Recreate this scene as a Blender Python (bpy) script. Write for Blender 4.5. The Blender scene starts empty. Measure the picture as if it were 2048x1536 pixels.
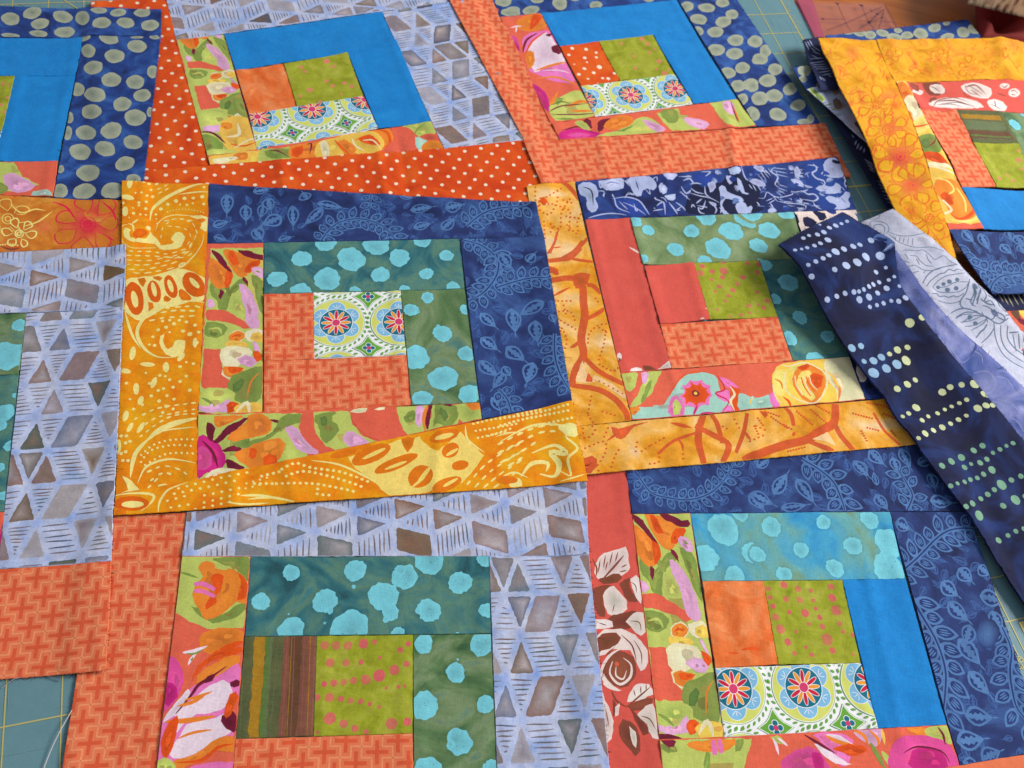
import bpy, math, random
import numpy as np
from mathutils import Matrix, Vector
from mathutils.geometry import tessellate_polygon
random.seed(7)

# ------------------------------------------------------------------ camera
CAM_H, FPX, PITCH, ROLL = 0.475, 1709.1, math.radians(59.023), math.radians(12.942)
SC = bpy.context.scene
cp, sp, cr, sr = math.cos(PITCH), math.sin(PITCH), math.cos(ROLL), math.sin(ROLL)
up0 = Vector((0, sp, cp)); r0 = Vector((1, 0, 0)); fw = Vector((0, cp, -sp))
camR = r0 * cr + up0 * sr
camU = -r0 * sr + up0 * cr
cam = bpy.data.objects.new('camera', bpy.data.cameras.new('camera'))
SC.collection.objects.link(cam); SC.camera = cam
cam.matrix_world = Matrix(((camR.x, camU.x, -fw.x, 0), (camR.y, camU.y, -fw.y, 0), (camR.z, camU.z, -fw.z, CAM_H), (0, 0, 0, 1)))
cam.data.sensor_width = 36; cam.data.lens = FPX / 2048 * 36
cam.data.clip_start = .01; cam.data.clip_end = 20
cam.data.dof.use_dof = True; cam.data.dof.focus_distance = .50; cam.data.dof.aperture_fstop = 13

# ------------------------------------------------------------------ light: one big window behind the table, pale room around it
W = bpy.data.worlds.new('World'); SC.world = W; W.use_nodes = True
bg = W.node_tree.nodes['Background']; bg.inputs[0].default_value = (.86, .91, 1, 1); bg.inputs[1].default_value = .31
def area(name, loc, tgt, sx, sy, power, col):
    l = bpy.data.lights.new(name, 'AREA'); l.shape = 'RECTANGLE'; l.size = sx; l.size_y = sy; l.energy = power; l.color = col
    o = bpy.data.objects.new(name, l); SC.collection.objects.link(o); o.location = loc
    o.rotation_euler = (Vector(tgt) - Vector(loc)).to_track_quat('-Z', 'Y').to_euler()
area('window_light', (2.3, 1.5, 1.65), (.05, .35, 0), 1.3, 1.0, 110, (1, .97, .93))
SC.view_settings.view_transform = 'Standard'; SC.view_settings.look = 'None'
SC.view_settings.exposure = .08; SC.view_settings.gamma = 1
SC.cycles.use_denoising = True

# ------------------------------------------------------------------ picture point -> point on a level plane
def unp(p, z=0.):
    p = np.asarray(p, float)
    x = (p[..., 0] - 1024) / FPX; y = -(p[..., 1] - 768) / FPX
    a = cr * x - sr * y; b = sr * x + cr * y
    dy = cp + b * sp; dz = -sp + b * cp
    z = np.asarray(z, float)
    t = (z - CAM_H) / dz
    return np.stack([a * t, dy * t], -1)

WIN = {'z1': (0, 0), 'z2': (500, 0), 'z3': (1000, 0), 'z4': (1508, 0), 'z5': (0, 500), 'z6': (500, 500), 'z7': (1000, 500), 'z8': (1508, 500),
       'z9': (0, 996), 'z10': (500, 996), 'z11': (1000, 996), 'z12': (1508, 996)}
WIN = {k: (v[0], v[1], 540 / 1536) for k, v in WIN.items()}
WIN.update(za=(1560, 0, 300 / 2048), zb=(1780, 0, 268 / 2048), zc=(1700, 400, 348 / 2048), zd=(1380, 310, 400 / 2048), ze=(230, 360, 200 / 1097), zr=(1400, 400, .31640625), zs=(1400, 0, .31640625), zf=(1880, 540, 168 / 992), px=(0, 0, 1))

# ------------------------------------------------------------------ colours (sRGB 0-255)
def lin(c):
    c = np.array(c[:3], float) / 255
    l = c @ np.array([.30, .59, .11]); c = np.clip(l + (c - l) * 1.02, .012, .97)   # dyes read a little flatter under a white room than in the cloth
    return tuple(np.where(c < .04045, c / 12.92, ((c + .055) / 1.055) ** 2.4))
COL = dict(
    lg=(192, 203, 105), gm=(132, 152, 72), gd=(95, 120, 60), oran=(238, 135, 48), do=(232, 86, 22), ma=(118, 26, 52), li=(228, 170, 208), cr=(240, 228, 185),
    ye=(246, 200, 88), sa=(228, 100, 76), mg=(206, 38, 128), mgl=(222, 80, 150), pk=(236, 120, 185), wh=(244, 222, 234), mint=(168, 212, 196), lyy=(248, 222, 120),
    ly=(252, 236, 150), or2=(226, 116, 14), do2=(222, 92, 10), rd=(210, 84, 42), pe=(250, 205, 150), nl=(178, 188, 226), nm=(34, 62, 138), nq=(92, 116, 178), nd=(20, 26, 62),
    br=(138, 72, 54), rw=(240, 220, 212), tq=(122, 204, 218), gb=(150, 158, 134), gbg=(170, 178, 160), pd=(216, 96, 100), pdl=(226, 130, 110), lf=(86, 128, 182), lfd=(32, 52, 112), lfm=(52, 92, 158),
    pol=(252, 232, 208), wx=(218, 82, 48), wl=(246, 158, 112), t1=(108, 98, 90), t2=(78, 92, 84), t3=(150, 134, 126), t4=(124, 102, 82), t5=(78, 80, 100), t6=(168, 158, 158), hl=(112, 90, 86), t7=(132, 94, 70), t8=(112, 86, 50), t9=(188, 172, 168),
    wd=(176, 192, 226), bd=(150, 186, 216), yd=(204, 212, 164), gd2=(124, 168, 140), kl=(108, 128, 156), sw=(150, 156, 204), fl=(226, 84, 34), flm=(222, 30, 70), ray=(176, 188, 226), rayg=(196, 186, 150),
    mb=(132, 190, 226), mt=(22, 112, 136), mr=(206, 34, 66), mo=(240, 160, 60), mp=(214, 64, 112), my=(216, 220, 112), mg2=(108, 170, 62), mw=(250, 248, 252), blk=(30, 26, 40),
    matl=(196, 190, 112), rul=(90, 50, 70), stp=(134, 84, 66), sty=(170, 126, 34), stl=(104, 116, 80), brn=(106, 72, 50), spk=(158, 92, 84))

# ------------------------------------------------------------------ materials
def fabric_mat(name, cols, scale=38, fine=.24, mott=.10, rough=.85, dist=1.2, warp=0., sheen=.04, pos=None, bump=.25):
    m = bpy.data.materials.new(name); m.use_nodes = True; N = m.node_tree.nodes; L = m.node_tree.links
    b = N['Principled BSDF']; b.inputs['Roughness'].default_value = rough; b.inputs['Specular IOR Level'].default_value = .22
    b.inputs['Sheen Weight'].default_value = sheen; b.inputs['Sheen Roughness'].default_value = .5
    tc = N.new('ShaderNodeTexCoord'); oi = N.new('ShaderNodeObjectInfo')
    add = N.new('ShaderNodeVectorMath'); add.operation = 'ADD'; L.new(tc.outputs['Object'], add.inputs[0])
    mul = N.new('ShaderNodeVectorMath'); mul.operation = 'SCALE'; cmb = N.new('ShaderNodeCombineXYZ')
    for k in range(3): L.new(oi.outputs['Random'], cmb.inputs[k])
    L.new(cmb.outputs[0], mul.inputs[0]); mul.inputs['Scale'].default_value = 3.; L.new(mul.outputs[0], add.inputs[1])
    V = add.outputs[0]
    n1 = N.new('ShaderNodeTexNoise'); n1.inputs['Scale'].default_value = scale; n1.inputs['Detail'].default_value = 5; n1.inputs['Roughness'].default_value = .55; n1.inputs['Distortion'].default_value = dist; L.new(V, n1.inputs['Vector'])
    rp = N.new('ShaderNodeValToRGB'); L.new(n1.outputs['Fac'], rp.inputs[0]); el = rp.color_ramp.elements
    cs = [lin(c) for c in cols]
    if len(cs) == 1: cs = cs * 2
    P = pos or [.30 + .40 * i / (len(cs) - 1) for i in range(len(cs))]
    while len(el) < len(cs): el.new(.5)
    for e, c, q in zip(el, cs, P): e.position = q; e.color = (*c, 1)
    at = N.new('ShaderNodeAttribute'); at.attribute_name = 'ink'
    inv = N.new('ShaderNodeMath'); inv.operation = 'SUBTRACT'; inv.inputs[0].default_value = 1; L.new(at.outputs['Alpha'], inv.inputs[1])
    mx = N.new('ShaderNodeMix'); mx.data_type = 'RGBA'; L.new(inv.outputs[0], mx.inputs[0]); L.new(rp.outputs[0], mx.inputs[6]); L.new(at.outputs['Color'], mx.inputs[7])
    # dye mottling over everything
    n2 = N.new('ShaderNodeTexNoise'); n2.inputs['Scale'].default_value = 130; n2.inputs['Detail'].default_value = 6; n2.inputs['Roughness'].default_value = .6; L.new(V, n2.inputs['Vector'])
    # thread: two crossed fine grains
    mp = N.new('ShaderNodeMapping'); mp.inputs['Scale'].default_value = (1700, 260, 1); L.new(V, mp.inputs[0])
    n3 = N.new('ShaderNodeTexNoise'); n3.inputs['Scale'].default_value = 1; n3.inputs['Detail'].default_value = 2; L.new(mp.outputs[0], n3.inputs['Vector'])
    mp2 = N.new('ShaderNodeMapping'); mp2.inputs['Scale'].default_value = (260, 1700, 1); L.new(V, mp2.inputs[0])
    n4 = N.new('ShaderNodeTexNoise'); n4.inputs['Scale'].default_value = 1; n4.inputs['Detail'].default_value = 2; L.new(mp2.outputs[0], n4.inputs['Vector'])
    def mth(op, a, bb):
        q = N.new('ShaderNodeMath'); q.operation = op
        for i, v in enumerate((a, bb)):
            if isinstance(v, (int, float)): q.inputs[i].default_value = v
            else: L.new(v, q.inputs[i])
        return q.outputs[0]
    thr = mth('ADD', n3.outputs['Fac'], n4.outputs['Fac'])
    f = mth('MULTIPLY_ADD', n2.outputs['Fac'], mott * 3); f.node.inputs[2].default_value = 1 - mott * 1.5
    g = mth('MULTIPLY_ADD', thr, fine * 1.6); g.node.inputs[2].default_value = 1 - fine * 1.6
    fg = mth('MULTIPLY', f, g)
    vm = N.new('ShaderNodeVectorMath'); vm.operation = 'SCALE'; L.new(mx.outputs[2], vm.inputs[0]); L.new(fg, vm.inputs['Scale'])
    L.new(vm.outputs[0], b.inputs['Base Color'])
    bp = N.new('ShaderNodeBump'); bp.inputs['Distance'].default_value = .00012; bp.inputs['Strength'].default_value = bump
    L.new(thr, bp.inputs['Height']); bp2 = N.new('ShaderNodeBump'); bp2.inputs['Distance'].default_value = .0009; bp2.inputs['Strength'].default_value = .35
    n5 = N.new('ShaderNodeTexNoise'); n5.inputs['Scale'].default_value = 95; n5.inputs['Detail'].default_value = 3; L.new(V, n5.inputs['Vector'])
    L.new(n5.outputs['Fac'], bp2.inputs['Height']); L.new(bp.outputs[0], bp2.inputs['Normal']); L.new(bp2.outputs[0], b.inputs['Normal'])
    return m
M = {}
def FM(k, *a, **kw): M[k] = fabric_mat('fabric_' + k, *a, **kw)
FM('blue', [(18, 126, 200), (28, 138, 212)], mott=.07, fine=.24)
FM('dotbatik', [(24, 40, 92), (34, 66, 136), (60, 106, 176)], scale=45, mott=.14)
FM('polka', [(206, 62, 12), (224, 82, 18), (232, 104, 28)], scale=30, mott=.08)
FM('weave', [(230, 118, 78), (236, 128, 88)], mott=.04, fine=.18)
FM('red', [(216, 86, 74), (224, 94, 82)], mott=.03, fine=.16)
FM('tri', [(150, 174, 224), (182, 192, 224), (206, 208, 226)], scale=40, mott=.26)
FM('tealblue', [(40, 84, 92), (54, 112, 120), (92, 134, 116), (58, 122, 136)], scale=26, dist=2., mott=.12)
FM('tealgreen', [(58, 92, 60), (92, 124, 80), (124, 146, 106), (80, 126, 118)], scale=24, dist=2., mott=.12)
FM('sage', [(92, 120, 78), (126, 148, 100), (150, 168, 128)], scale=24, dist=2., mott=.12)
FM('tealsky', [(30, 128, 198), (70, 164, 204), (108, 172, 172), (128, 146, 84)], scale=18, dist=1.4, mott=.12)
FM('green', [(140, 146, 28), (160, 166, 44), (176, 176, 70)], scale=70, mott=.16)
FM('orange', [(222, 96, 34), (234, 122, 62), (244, 152, 96)], scale=55, mott=.14)
FM('floral', [(228, 100, 76), (232, 108, 80)], mott=.04)
FM('leaf', [(26, 36, 78), (40, 58, 114), (60, 92, 150)], scale=34, mott=.16)
FM('yellow', [(232, 122, 8), (238, 150, 12), (236, 172, 22)], scale=40, mott=.10)
FM('branch', [(214, 134, 18), (234, 164, 48), (244, 188, 100), (250, 206, 152)], scale=30, mott=.26)
FM('navyfloral', [(18, 24, 58), (34, 52, 116), (48, 84, 156)], scale=30, mott=.2)
FM('stripe', [(86, 92, 58), (104, 106, 66)], mott=.12, fine=.3)
FM('flower', [(206, 134, 8), (232, 160, 18), (240, 176, 44), (234, 128, 44)], scale=45, mott=.14)
FM('flowerbrown', [(190, 96, 24), (214, 126, 40), (224, 160, 70)], scale=45, mott=.16)
FM('rows', [(14, 16, 44), (20, 26, 66), (32, 54, 112)], scale=22, dist=2., mott=.16)
FM('swirl', [(62, 84, 150), (116, 126, 188), (166, 168, 214)], scale=26, dist=2., mott=.16)
FM('white', [(200, 204, 228), (224, 224, 240)], mott=.12)
FM('rayfab', [(22, 26, 56), (30, 38, 82)], scale=40)
FM('medal', [(246, 245, 250), (250, 248, 252)], mott=.03, fine=.10)
FM('mat', [(110, 148, 156), (102, 140, 150)], scale=6, mott=.06, fine=.05, rough=.36, sheen=0, bump=.1)

# ------------------------------------------------------------------ heights: what lies on what
def smooth(t):
    t = np.clip(t, 0, 1); return t * t * (3 - 2 * t)
def poly_dist(P, poly):
    """distance outside a polygon (0 inside)"""
    P = np.atleast_2d(P); n = len(poly); d = np.full(len(P), 1e9); ins = np.zeros(len(P), bool)
    for i in range(n):
        a = poly[i]; b = poly[(i + 1) % n]; ab = b - a
        t = np.clip(((P - a) @ ab) / (ab @ ab + 1e-18), 0, 1)
        d = np.minimum(d, np.hypot(*(P - a - t[:, None] * ab).T))
        c = ((a[1] > P[:, 1]) != (b[1] > P[:, 1]))
        with np.errstate(divide='ignore', invalid='ignore'):
            xx = (b[0] - a[0]) * (P[:, 1] - a[1]) / (b[1] - a[1]) + a[0]
        ins ^= c & (P[:, 0] < xx)
    return np.where(ins, 0, d)
def hull(pts):
    pts = sorted(map(tuple, pts))
    def half(ps):
        o = []
        for p in ps:
            while len(o) > 1 and (o[-1][0] - o[-2][0]) * (p[1] - o[-2][1]) - (o[-1][1] - o[-2][1]) * (p[0] - o[-2][0]) <= 0: o.pop()
            o.append(p)
        return o[:-1]
    return np.array(half(pts) + half(pts[::-1]))
LAY = {}   # name -> dict(below, poly, gap, reach, lift)
CREASE = []  # (owner, a, b, width, amp)
def wrinkle(P, seed, amp):
    x, y = P[:, 0], P[:, 1]; r = np.random.default_rng(seed); o = np.zeros(len(P))
    for lam, w in ((.11, 1.), (.065, .6), (.038, .35), (.022, .15)):
        for _ in range(2):
            a = r.uniform(0, 6.28); ph = r.uniform(0, 6.28); l = lam * r.uniform(.8, 1.2)
            o += w * np.sin((x * math.cos(a) + y * math.sin(a)) * 6.283 / l + ph + 1.3 * np.sin((x * math.sin(a) - y * math.cos(a)) * 6.283 / (l * 1.7)))
    return amp * (o * .3)
GX0, GY0, GS, GNX, GNY = -.86, -.14, .0025, 680, 500
_gx, _gy = np.meshgrid(GX0 + GS * np.arange(GNX), GY0 + GS * np.arange(GNY), indexing='ij')
GP = np.stack([_gx.ravel(), _gy.ravel()], 1)
def field(k):
    """height of the cloth called k on a fine level grid, worked out once"""
    L = LAY[k]
    if 'z' in L: return L
    z = np.zeros(len(GP))
    for j in L['below']:
        Lj = LAY[j]
        if 'near' not in Lj: Lj['near'] = 1 - smooth(poly_dist(GP, Lj['poly']) / Lj['reach'])
        z = np.maximum(z, (field(j)['z'].ravel() + .0004) * Lj['near'])
    z = z + L['gap'] + wrinkle(GP, L['seed'], L['amp']) + L['amp'] * .9
    for o, a, b, w, am in CREASE:
        if o == k:
            ab = b - a; t = ((GP - a) @ ab) / (ab @ ab); tt = np.clip(t, 0, 1)
            d = ((GP[:, 0] - a[0]) * ab[1] - (GP[:, 1] - a[1]) * ab[0]) / math.sqrt(ab @ ab)
            z = z + am * np.exp(-(d / w) ** 2) * np.exp(-((t - tt) * 3) ** 2)
    if L['lift']: z = z + L['lift'](GP)
    L['z'] = z.reshape(GNX, GNY); L['zx'], L['zy'] = np.gradient(L['z'], GS)
    return L
def bil(A, P):
    fx = np.clip((P[:, 0] - GX0) / GS, 0, GNX - 1.001); fy = np.clip((P[:, 1] - GY0) / GS, 0, GNY - 1.001); i = fx.astype(int); j = fy.astype(int); u = fx - i; v = fy - j
    return A[i, j] * (1 - u) * (1 - v) + A[i + 1, j] * u * (1 - v) + A[i, j + 1] * (1 - u) * v + A[i + 1, j + 1] * u * v
def top_of(k, P): return bil(field(k)['z'], np.atleast_2d(P))
def place(px, k, dz=0.):
    """picture point -> xy where the cloth k really is"""
    px = np.atleast_2d(np.asarray(px, float)); z = np.full(len(px), LAY[k]['gap'])
    for _ in range(7): z = .35 * z + .65 * (top_of(k, unp(px, z)) + dz)
    return unp(px, z)
def layer(name, below, gap=.0009, reach=.014, amp=.00036, lift=None):
    LAY[name] = dict(below=below, gap=gap, reach=reach, amp=amp, lift=lift, seed=len(LAY) + 11, poly=None)

# ------------------------------------------------------------------ ink: outlines printed on a cloth
class Ink:
    def __init__(s, k): s.sh = []; s.k = k; s.lay = 0; s.w = WIN['px']
    def T(s, pts):
        p = np.asarray(pts, float); q = p * s.w[2] + np.array(s.w[:2])
        z = s.z0
        return unp(q, z)
    def sc(s, p):
        a = s.T([p, (p[0] + 8, p[1])]); return np.hypot(*(a[1] - a[0])) / 8
    def add(s, poly, col, alpha=0., convex=False, ca=None):
        s.sh.append((np.asarray(poly), col, alpha, convex, ca, s.lay))
def crom(pts, closed=True, n=4):
    P = np.asarray(pts, float); m = len(P)
    if m < 3: return P
    out = []
    for i in range(m if closed else m - 1):
        p0, p1, p2, p3 = (P[(i - 1) % m], P[i], P[(i + 1) % m], P[(i + 2) % m]) if closed else (P[max(i - 1, 0)], P[i], P[i + 1], P[min(i + 2, m - 1)])
        for t in np.arange(n) / n:
            out.append(.5 * ((2 * p1) + (p2 - p0) * t + (2 * p0 - 5 * p1 + 4 * p2 - p3) * t * t + (3 * p1 - p0 - 3 * p2 + p3) * t ** 3))
    if not closed: out.append(P[-1])
    return np.array(out)
def ribbon(path, w, taper=(1, 1)):
    P = np.asarray(path); n = len(P)
    T = np.gradient(P, axis=0); T /= np.maximum(np.hypot(*T.T), 1e-12)[:, None]; N = np.stack([-T[:, 1], T[:, 0]], 1)
    t = np.linspace(0, 1, n); ww = w * .5 * (taper[0] + (1 - taper[0]) * np.minimum(1, t * 3)) * (taper[1] + (1 - taper[1]) * np.minimum(1, (1 - t) * 3))
    return P + N * ww[:, None], P - N * ww[:, None]
RR = random.Random(3)
def blob_ring(c, rx, ry, ang, rag=0., n=None, M2=None):
    n = n or (10 if max(rx, ry) < .0022 else 18 if rag == 0 else 26)
    ph = [RR.uniform(0, 6.28) for _ in range(4)]
    out = []
    for i in range(n):
        a = 6.2832 * i / n
        r = 1 + rag * (.5 * math.sin(2 * a + ph[0]) + .35 * math.sin(3 * a + ph[1]) + .3 * math.sin(5 * a + ph[2])) + rag * RR.uniform(-.35, .35)
        x, y = rx * r * math.cos(a), ry * r * math.sin(a)
        out.append((c[0] + x * math.cos(ang) - y * math.sin(ang), c[1] + x * math.sin(ang) + y * math.cos(ang)))
    return np.array(out)
def fan2(ink, ring, c, cA, cB, alpha=.05):
    """shape whose dye runs from cA at its rim to cB at the point c"""
    n = len(ring)
    for i in range(n): ink.add([c, ring[i], ring[(i + 1) % n]], ('g', cA, cB, alpha), 0., True, 1.)
def star_fan(ink, ring, c, col, alpha=0., ca=None):
    n = len(ring)
    for i in range(n):
        ink.add([c, ring[i], ring[(i + 1) % n]], col, alpha, True, ca)
def rough_poly(P, amt):
    P = np.asarray(P); out = []
    for i in range(len(P)):
        a = P[i]; b = P[(i + 1) % len(P)]; d = b - a; L = math.hypot(*d); k = max(1, int(L / .0016))
        nn = np.array([-d[1], d[0]]) / max(L, 1e-9)
        for j in range(k): out.append(a + d * j / k + nn * RR.uniform(-amt, amt))
    return np.array(out)
def run(ink, text, base_alpha=0.):
    """little drawing language: one command per line; paths separated by ; points by spaces"""
    for line in text.strip().splitlines():
        tk = line.split()
        if not tk: continue
        c = tk[0]
        if c in WIN: ink.w = WIN[c]; tk = tk[1:]
        if not tk: continue
        c = tk[0]
        if c == 'b' or c == 'B':                      # painted area
            for part in ' '.join(tk[2:]).split(';'):
                pts = [tuple(map(float, q.split(','))) for q in part.split()]
                if len(pts) < 3: continue
                ink.lay += 1
                P = ink.T(crom(pts, True, 3) if c == 'b' else pts); Pr = rough_poly(rough_poly(P, .0005)[::2], .00022); cc = P.mean(0)
                dd = Pr - cc; cz = dd[:, 0] * np.roll(dd[:, 1], -1) - dd[:, 1] * np.roll(dd[:, 0], -1)
                if c == 'b' and (np.all(cz > 0) or np.all(cz < 0)):
                    k_ = np.array(COL[tk[1]], float); tint = RR.choice([.82, .88, 1.1, 1.16]) if tk[1] != 'wh' else .86
                    fan2(ink, Pr, cc + (P[RR.randrange(len(P))] - cc) * .3 if len(P) > 9 and False else cc, tuple(k_), tuple(np.clip(k_ * tint + np.array([8, -6, 4]) * RR.uniform(-1, 1), 0, 255)), base_alpha)
                else: ink.add(Pr, COL[tk[1]], base_alpha)
                if tk[1] in ('lg', 'gm', 'oran', 'li', 'ye', 'cr', 'pk', 'mgl', 'mg', 'do', 'mint'):
                    cc = P.mean(0); col = np.array(COL[tk[1]], float)
                    for _ in range(3 if len(P) > 14 else 1):
                        m = cc + (P[RR.randrange(len(P))] - cc) * RR.uniform(.1, .55); k = RR.uniform(.16, .34); ink.lay += 1
                        ink.add(rough_poly(m + (P - cc) * np.array([k, k]) @ np.array([[1, 0], [0, 1]]), .0003), tuple(np.clip(col * RR.choice([.86, .92, 1.07, 1.12]) + RR.uniform(-6, 6), 0, 255)), RR.uniform(.0, .2))
        elif c in 's' or c == 'S':                    # brush stroke  (S: tapers at both ends)
            w = float(tk[2])
            for part in ' '.join(tk[3:]).split(';'):
                pts = [tuple(map(float, q.split(','))) for q in part.split()]
                if len(pts) < 2: continue
                ink.lay += 1
                P = ink.T(crom(pts, False, 4) if len(pts) > 2 else np.linspace(pts[0], pts[1], 4))
                tp = (.25, .15) if c == 'S' else (.8, .8)
                l, r = ribbon(P, w * ink.sc(pts[0]), tp)
                for i in range(len(P) - 1): ink.add([l[i], l[i + 1], r[i + 1], r[i]], COL[tk[1]], base_alpha, False)
        elif c == 'd' or c == 'r':                    # dots / ragged dots: x,y[,r]
            R0 = float(tk[2]); its = []; ink.lay += 1
            for q in tk[3:]:
                v = list(map(float, q.split(','))); r = (v[2] if len(v) > 2 else R0) * ink.sc(v[:2]); its.append((r, ink.T([v[:2]])[0]))
            if c == 'r':
                for r, o in its:
                    ink.lay += 1; star_fan(ink, blob_ring(o, r * 1.3, r * 1.3, 0, .1), o, (26, 56, 58), 1., .3)
            for r, o in its:
                ink.lay += (c == 'r'); cl = np.array(COL[tk[1]], float)
                if c == 'd': ink.add(blob_ring(o, r, r, 0, .05), COL[tk[1]], base_alpha + (RR.uniform(0, .35) if tk[1] in ('pd', 'pdl') else 0), True)
                else:
                    ring = blob_ring(o, r, r, 0, .10, 26); m = len(ring); d = ring - o; ph = RR.uniform(0, 6); kk = RR.choice([7, 9, 11])
                    ring = o + d * np.array([1 + .045 * math.sin(kk * 6.283 * i / m + ph) + RR.uniform(-.03, .03) for i in range(m)])[:, None]
                    ink.lay += 1; fan2(ink, ring, o + np.array([RR.uniform(-.4, .4), RR.uniform(-.4, .4)]) * r, tuple(np.clip(cl * 1.03, 0, 255)), tuple(cl * RR.uniform(.86, 1.)), .04)
                    if r > .004 and RR.random() < .6:
                        for _ in range(3): ink.lay += 1; e = o + np.array([RR.gauss(0, .35), RR.gauss(0, .35)]) * r; ink.add(blob_ring(e, r * .06, r * .03, RR.uniform(0, 3), .2, 7), tuple(cl * .7), .1, True)
        elif c == 'e':                                # ellipse drawn as seen: x,y,rx,ry,deg
            for q in tk[2:]:
                v = list(map(float, q.split(','))); a = math.radians(v[4] if len(v) > 4 else 0); ink.lay += 1
                ring = ink.T(blob_ring(v[:2], v[2], v[3], a, .04, 18)); ink.add(ring, COL[tk[1]], base_alpha, True)
        elif c == 'h':                                # soft stain
            for q in tk[2:]:
                v = list(map(float, q.split(','))); ink.lay += 1
                ring = ink.T(blob_ring(v[:2], v[2], v[3], 0, .1, 20)); star_fan(ink, ring, ink.T([v[:2]])[0], COL[tk[1]], 1., v[4] if len(v) > 4 else .25)
        elif c == 'p' or c == 'k':                    # dots along a path / dashes along a path
            if c == 'p': r, gap, rest = float(tk[2]), float(tk[3]), tk[4:]; ln = 0
            else: r, ln, gap, rest = float(tk[2]), float(tk[3]), float(tk[4]), tk[5:]
            for part in ' '.join(rest).split(';'):
                pts = [tuple(map(float, q.split(','))) for q in part.split()]
                if len(pts) < 2: continue
                ink.lay += 1
                C = crom(pts, False, 12) if len(pts) > 2 else np.linspace(pts[0], pts[1], 12)
                s_ = np.concatenate([[0], np.cumsum(np.hypot(*np.diff(C, axis=0).T))]); t = RR.uniform(0, gap * .3)
                while t < s_[-1]:
                    o = np.array([np.interp(t, s_, C[:, 0]), np.interp(t, s_, C[:, 1])]); o2 = np.array([np.interp(t + 2, s_, C[:, 0]), np.interp(t + 2, s_, C[:, 1])])
                    a = math.atan2(*(o2 - o)[::-1]) if t + 2 < s_[-1] else 0
                    if c == 'p': ink.add(ink.T(blob_ring(o, r, r * .85, 0, .08, 8)), COL[tk[1]], base_alpha, True)
                    else:
                        ring = ink.T(blob_ring(o, ln / 2 * RR.uniform(.8, 1.1), r / 2 * RR.uniform(.8, 1.1), a, .03, 8)); ink.add(ring, COL[tk[1]], base_alpha, True)
                    t += gap + ln * RR.uniform(.9, 1.1)
        elif c == 'l':                                # batik leaf: base x,y tip x,y half-width
            for q in tk[1:]:
                x0, y0, x1, y1, w = map(float, q.split(','))
                a = ink.T([(x0, y0)])[0]; b = ink.T([(x1, y1)])[0]; leaf(ink, a, b, w * ink.sc((x0, y0)))
        elif c == 'v':                                # batik vine: leaf length, gap, path
            ll, gap = float(tk[1]), float(tk[2])
            for part in ' '.join(tk[3:]).split(';'):
                pts = [tuple(map(float, q.split(','))) for q in part.split()]
                if len(pts) < 2: continue
                P = ink.T(crom(pts, False, 8)); vine(ink, P, ll * ink.sc(pts[0]), gap * ink.sc(pts[0]))
        elif c == 'f':                                # outlined flower x,y,R,n
            for q in tk[3:]:
                v = list(map(float, q.split(','))); w = float(tk[2]); o = np.array(v[:2]); R = v[2]; n = int(v[3]); a0 = RR.uniform(0, 1)
                for i in range(n):
                    a = a0 + 6.2832 * i / n + RR.uniform(-.12, .12); R = v[2] * RR.uniform(.82, 1.12); ink.lay += 1; e = np.array([math.cos(a), math.sin(a) * .9]); s2 = np.array([-math.sin(a), math.cos(a) * .9])
                    pp = [o + e * R * .38, o + e * R * .7 + s2 * R * .25, o + e * R * .98 + s2 * R * .16, o + e * R * .98 - s2 * R * .16, o + e * R * .7 - s2 * R * .25, o + e * R * .38]
                    pp = [p_ + np.array([RR.uniform(-.05, .05), RR.uniform(-.05, .05)]) * R for p_ in pp]; P = ink.T(crom(pp, False, 4)); ink.add(P, (236, 178, 30) if tk[1] == 'fl' else (206, 120, 40), .35); ink.lay += 1; l, r = ribbon(P, w * RR.uniform(.8, 1.4) * ink.sc(v[:2]), (.5, .5))
                    for j in range(len(P) - 1): ink.add([l[j], l[j + 1], r[j + 1], r[j]], COL[tk[1]], base_alpha)
                for rr in (.26, .12):
                    ink.lay += 1; a = np.linspace(0, 6.2, 16); P = ink.T(np.stack([o[0] + R * rr * np.cos(a), o[1] + R * rr * .9 * np.sin(a)], 1)); l, r = ribbon(P, w * .8 * ink.sc(v[:2]))
                    for j in range(len(P) - 1): ink.add([l[j], l[j + 1], r[j + 1], r[j]], COL[tk[1]], base_alpha)
def line(ink, pts, w, col, alpha=0., taper=(.7, .7)):
    ink.lay += 1; l, r = ribbon(pts, w, taper)
    for j in range(len(pts) - 1): ink.add([l[j], l[j + 1], r[j + 1], r[j]], col, alpha)
def leaf(ink, a, b, w, veins=True):
    d = b - a; L = math.hypot(*d); e = d / L; n = np.array([-e[1], e[0]]); asym = RR.uniform(-.15, .15)
    t = np.array([0, .1, .25, .42, .58, .75, .9, 1.]); f = np.array([0, .55, .92, 1., .88, .58, .25, 0])
    up = a + t[:, None] * d + (f * w * (1 + asym))[:, None] * n; dn = a + t[:, None] * d - (f * w * (1 - asym))[:, None] * n
    ring = np.concatenate([up, dn[::-1][1:-1]]); ink.lay += 1; ink.add(ring, COL['lf'], RR.uniform(.05, .3))
    cen = a + .46 * d; inner = cen + (ring - cen) * np.array(.74); ink.lay += 1; ink.add(inner, COL['lfd'], .25)
    # light heart with jagged edge
    t2 = np.linspace(.12, .86, 9); k = np.array([.1, .42, .2, .55, .3, .55, .22, .35, .05]) * RR.uniform(.8, 1.05)
    u2 = a + t2[:, None] * d + (k * w)[:, None] * n; d2 = a + t2[:, None] * d - (k[::-1] * w * .9)[:, None] * n
    ink.lay += 1; ink.add(np.concatenate([u2, d2[::-1]]), COL['lf'], RR.uniform(.0, .3))
    line(ink, np.linspace(b, b + e * L * .22, 3), w * .16, COL['lf'], .1, (1, .2))
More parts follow.
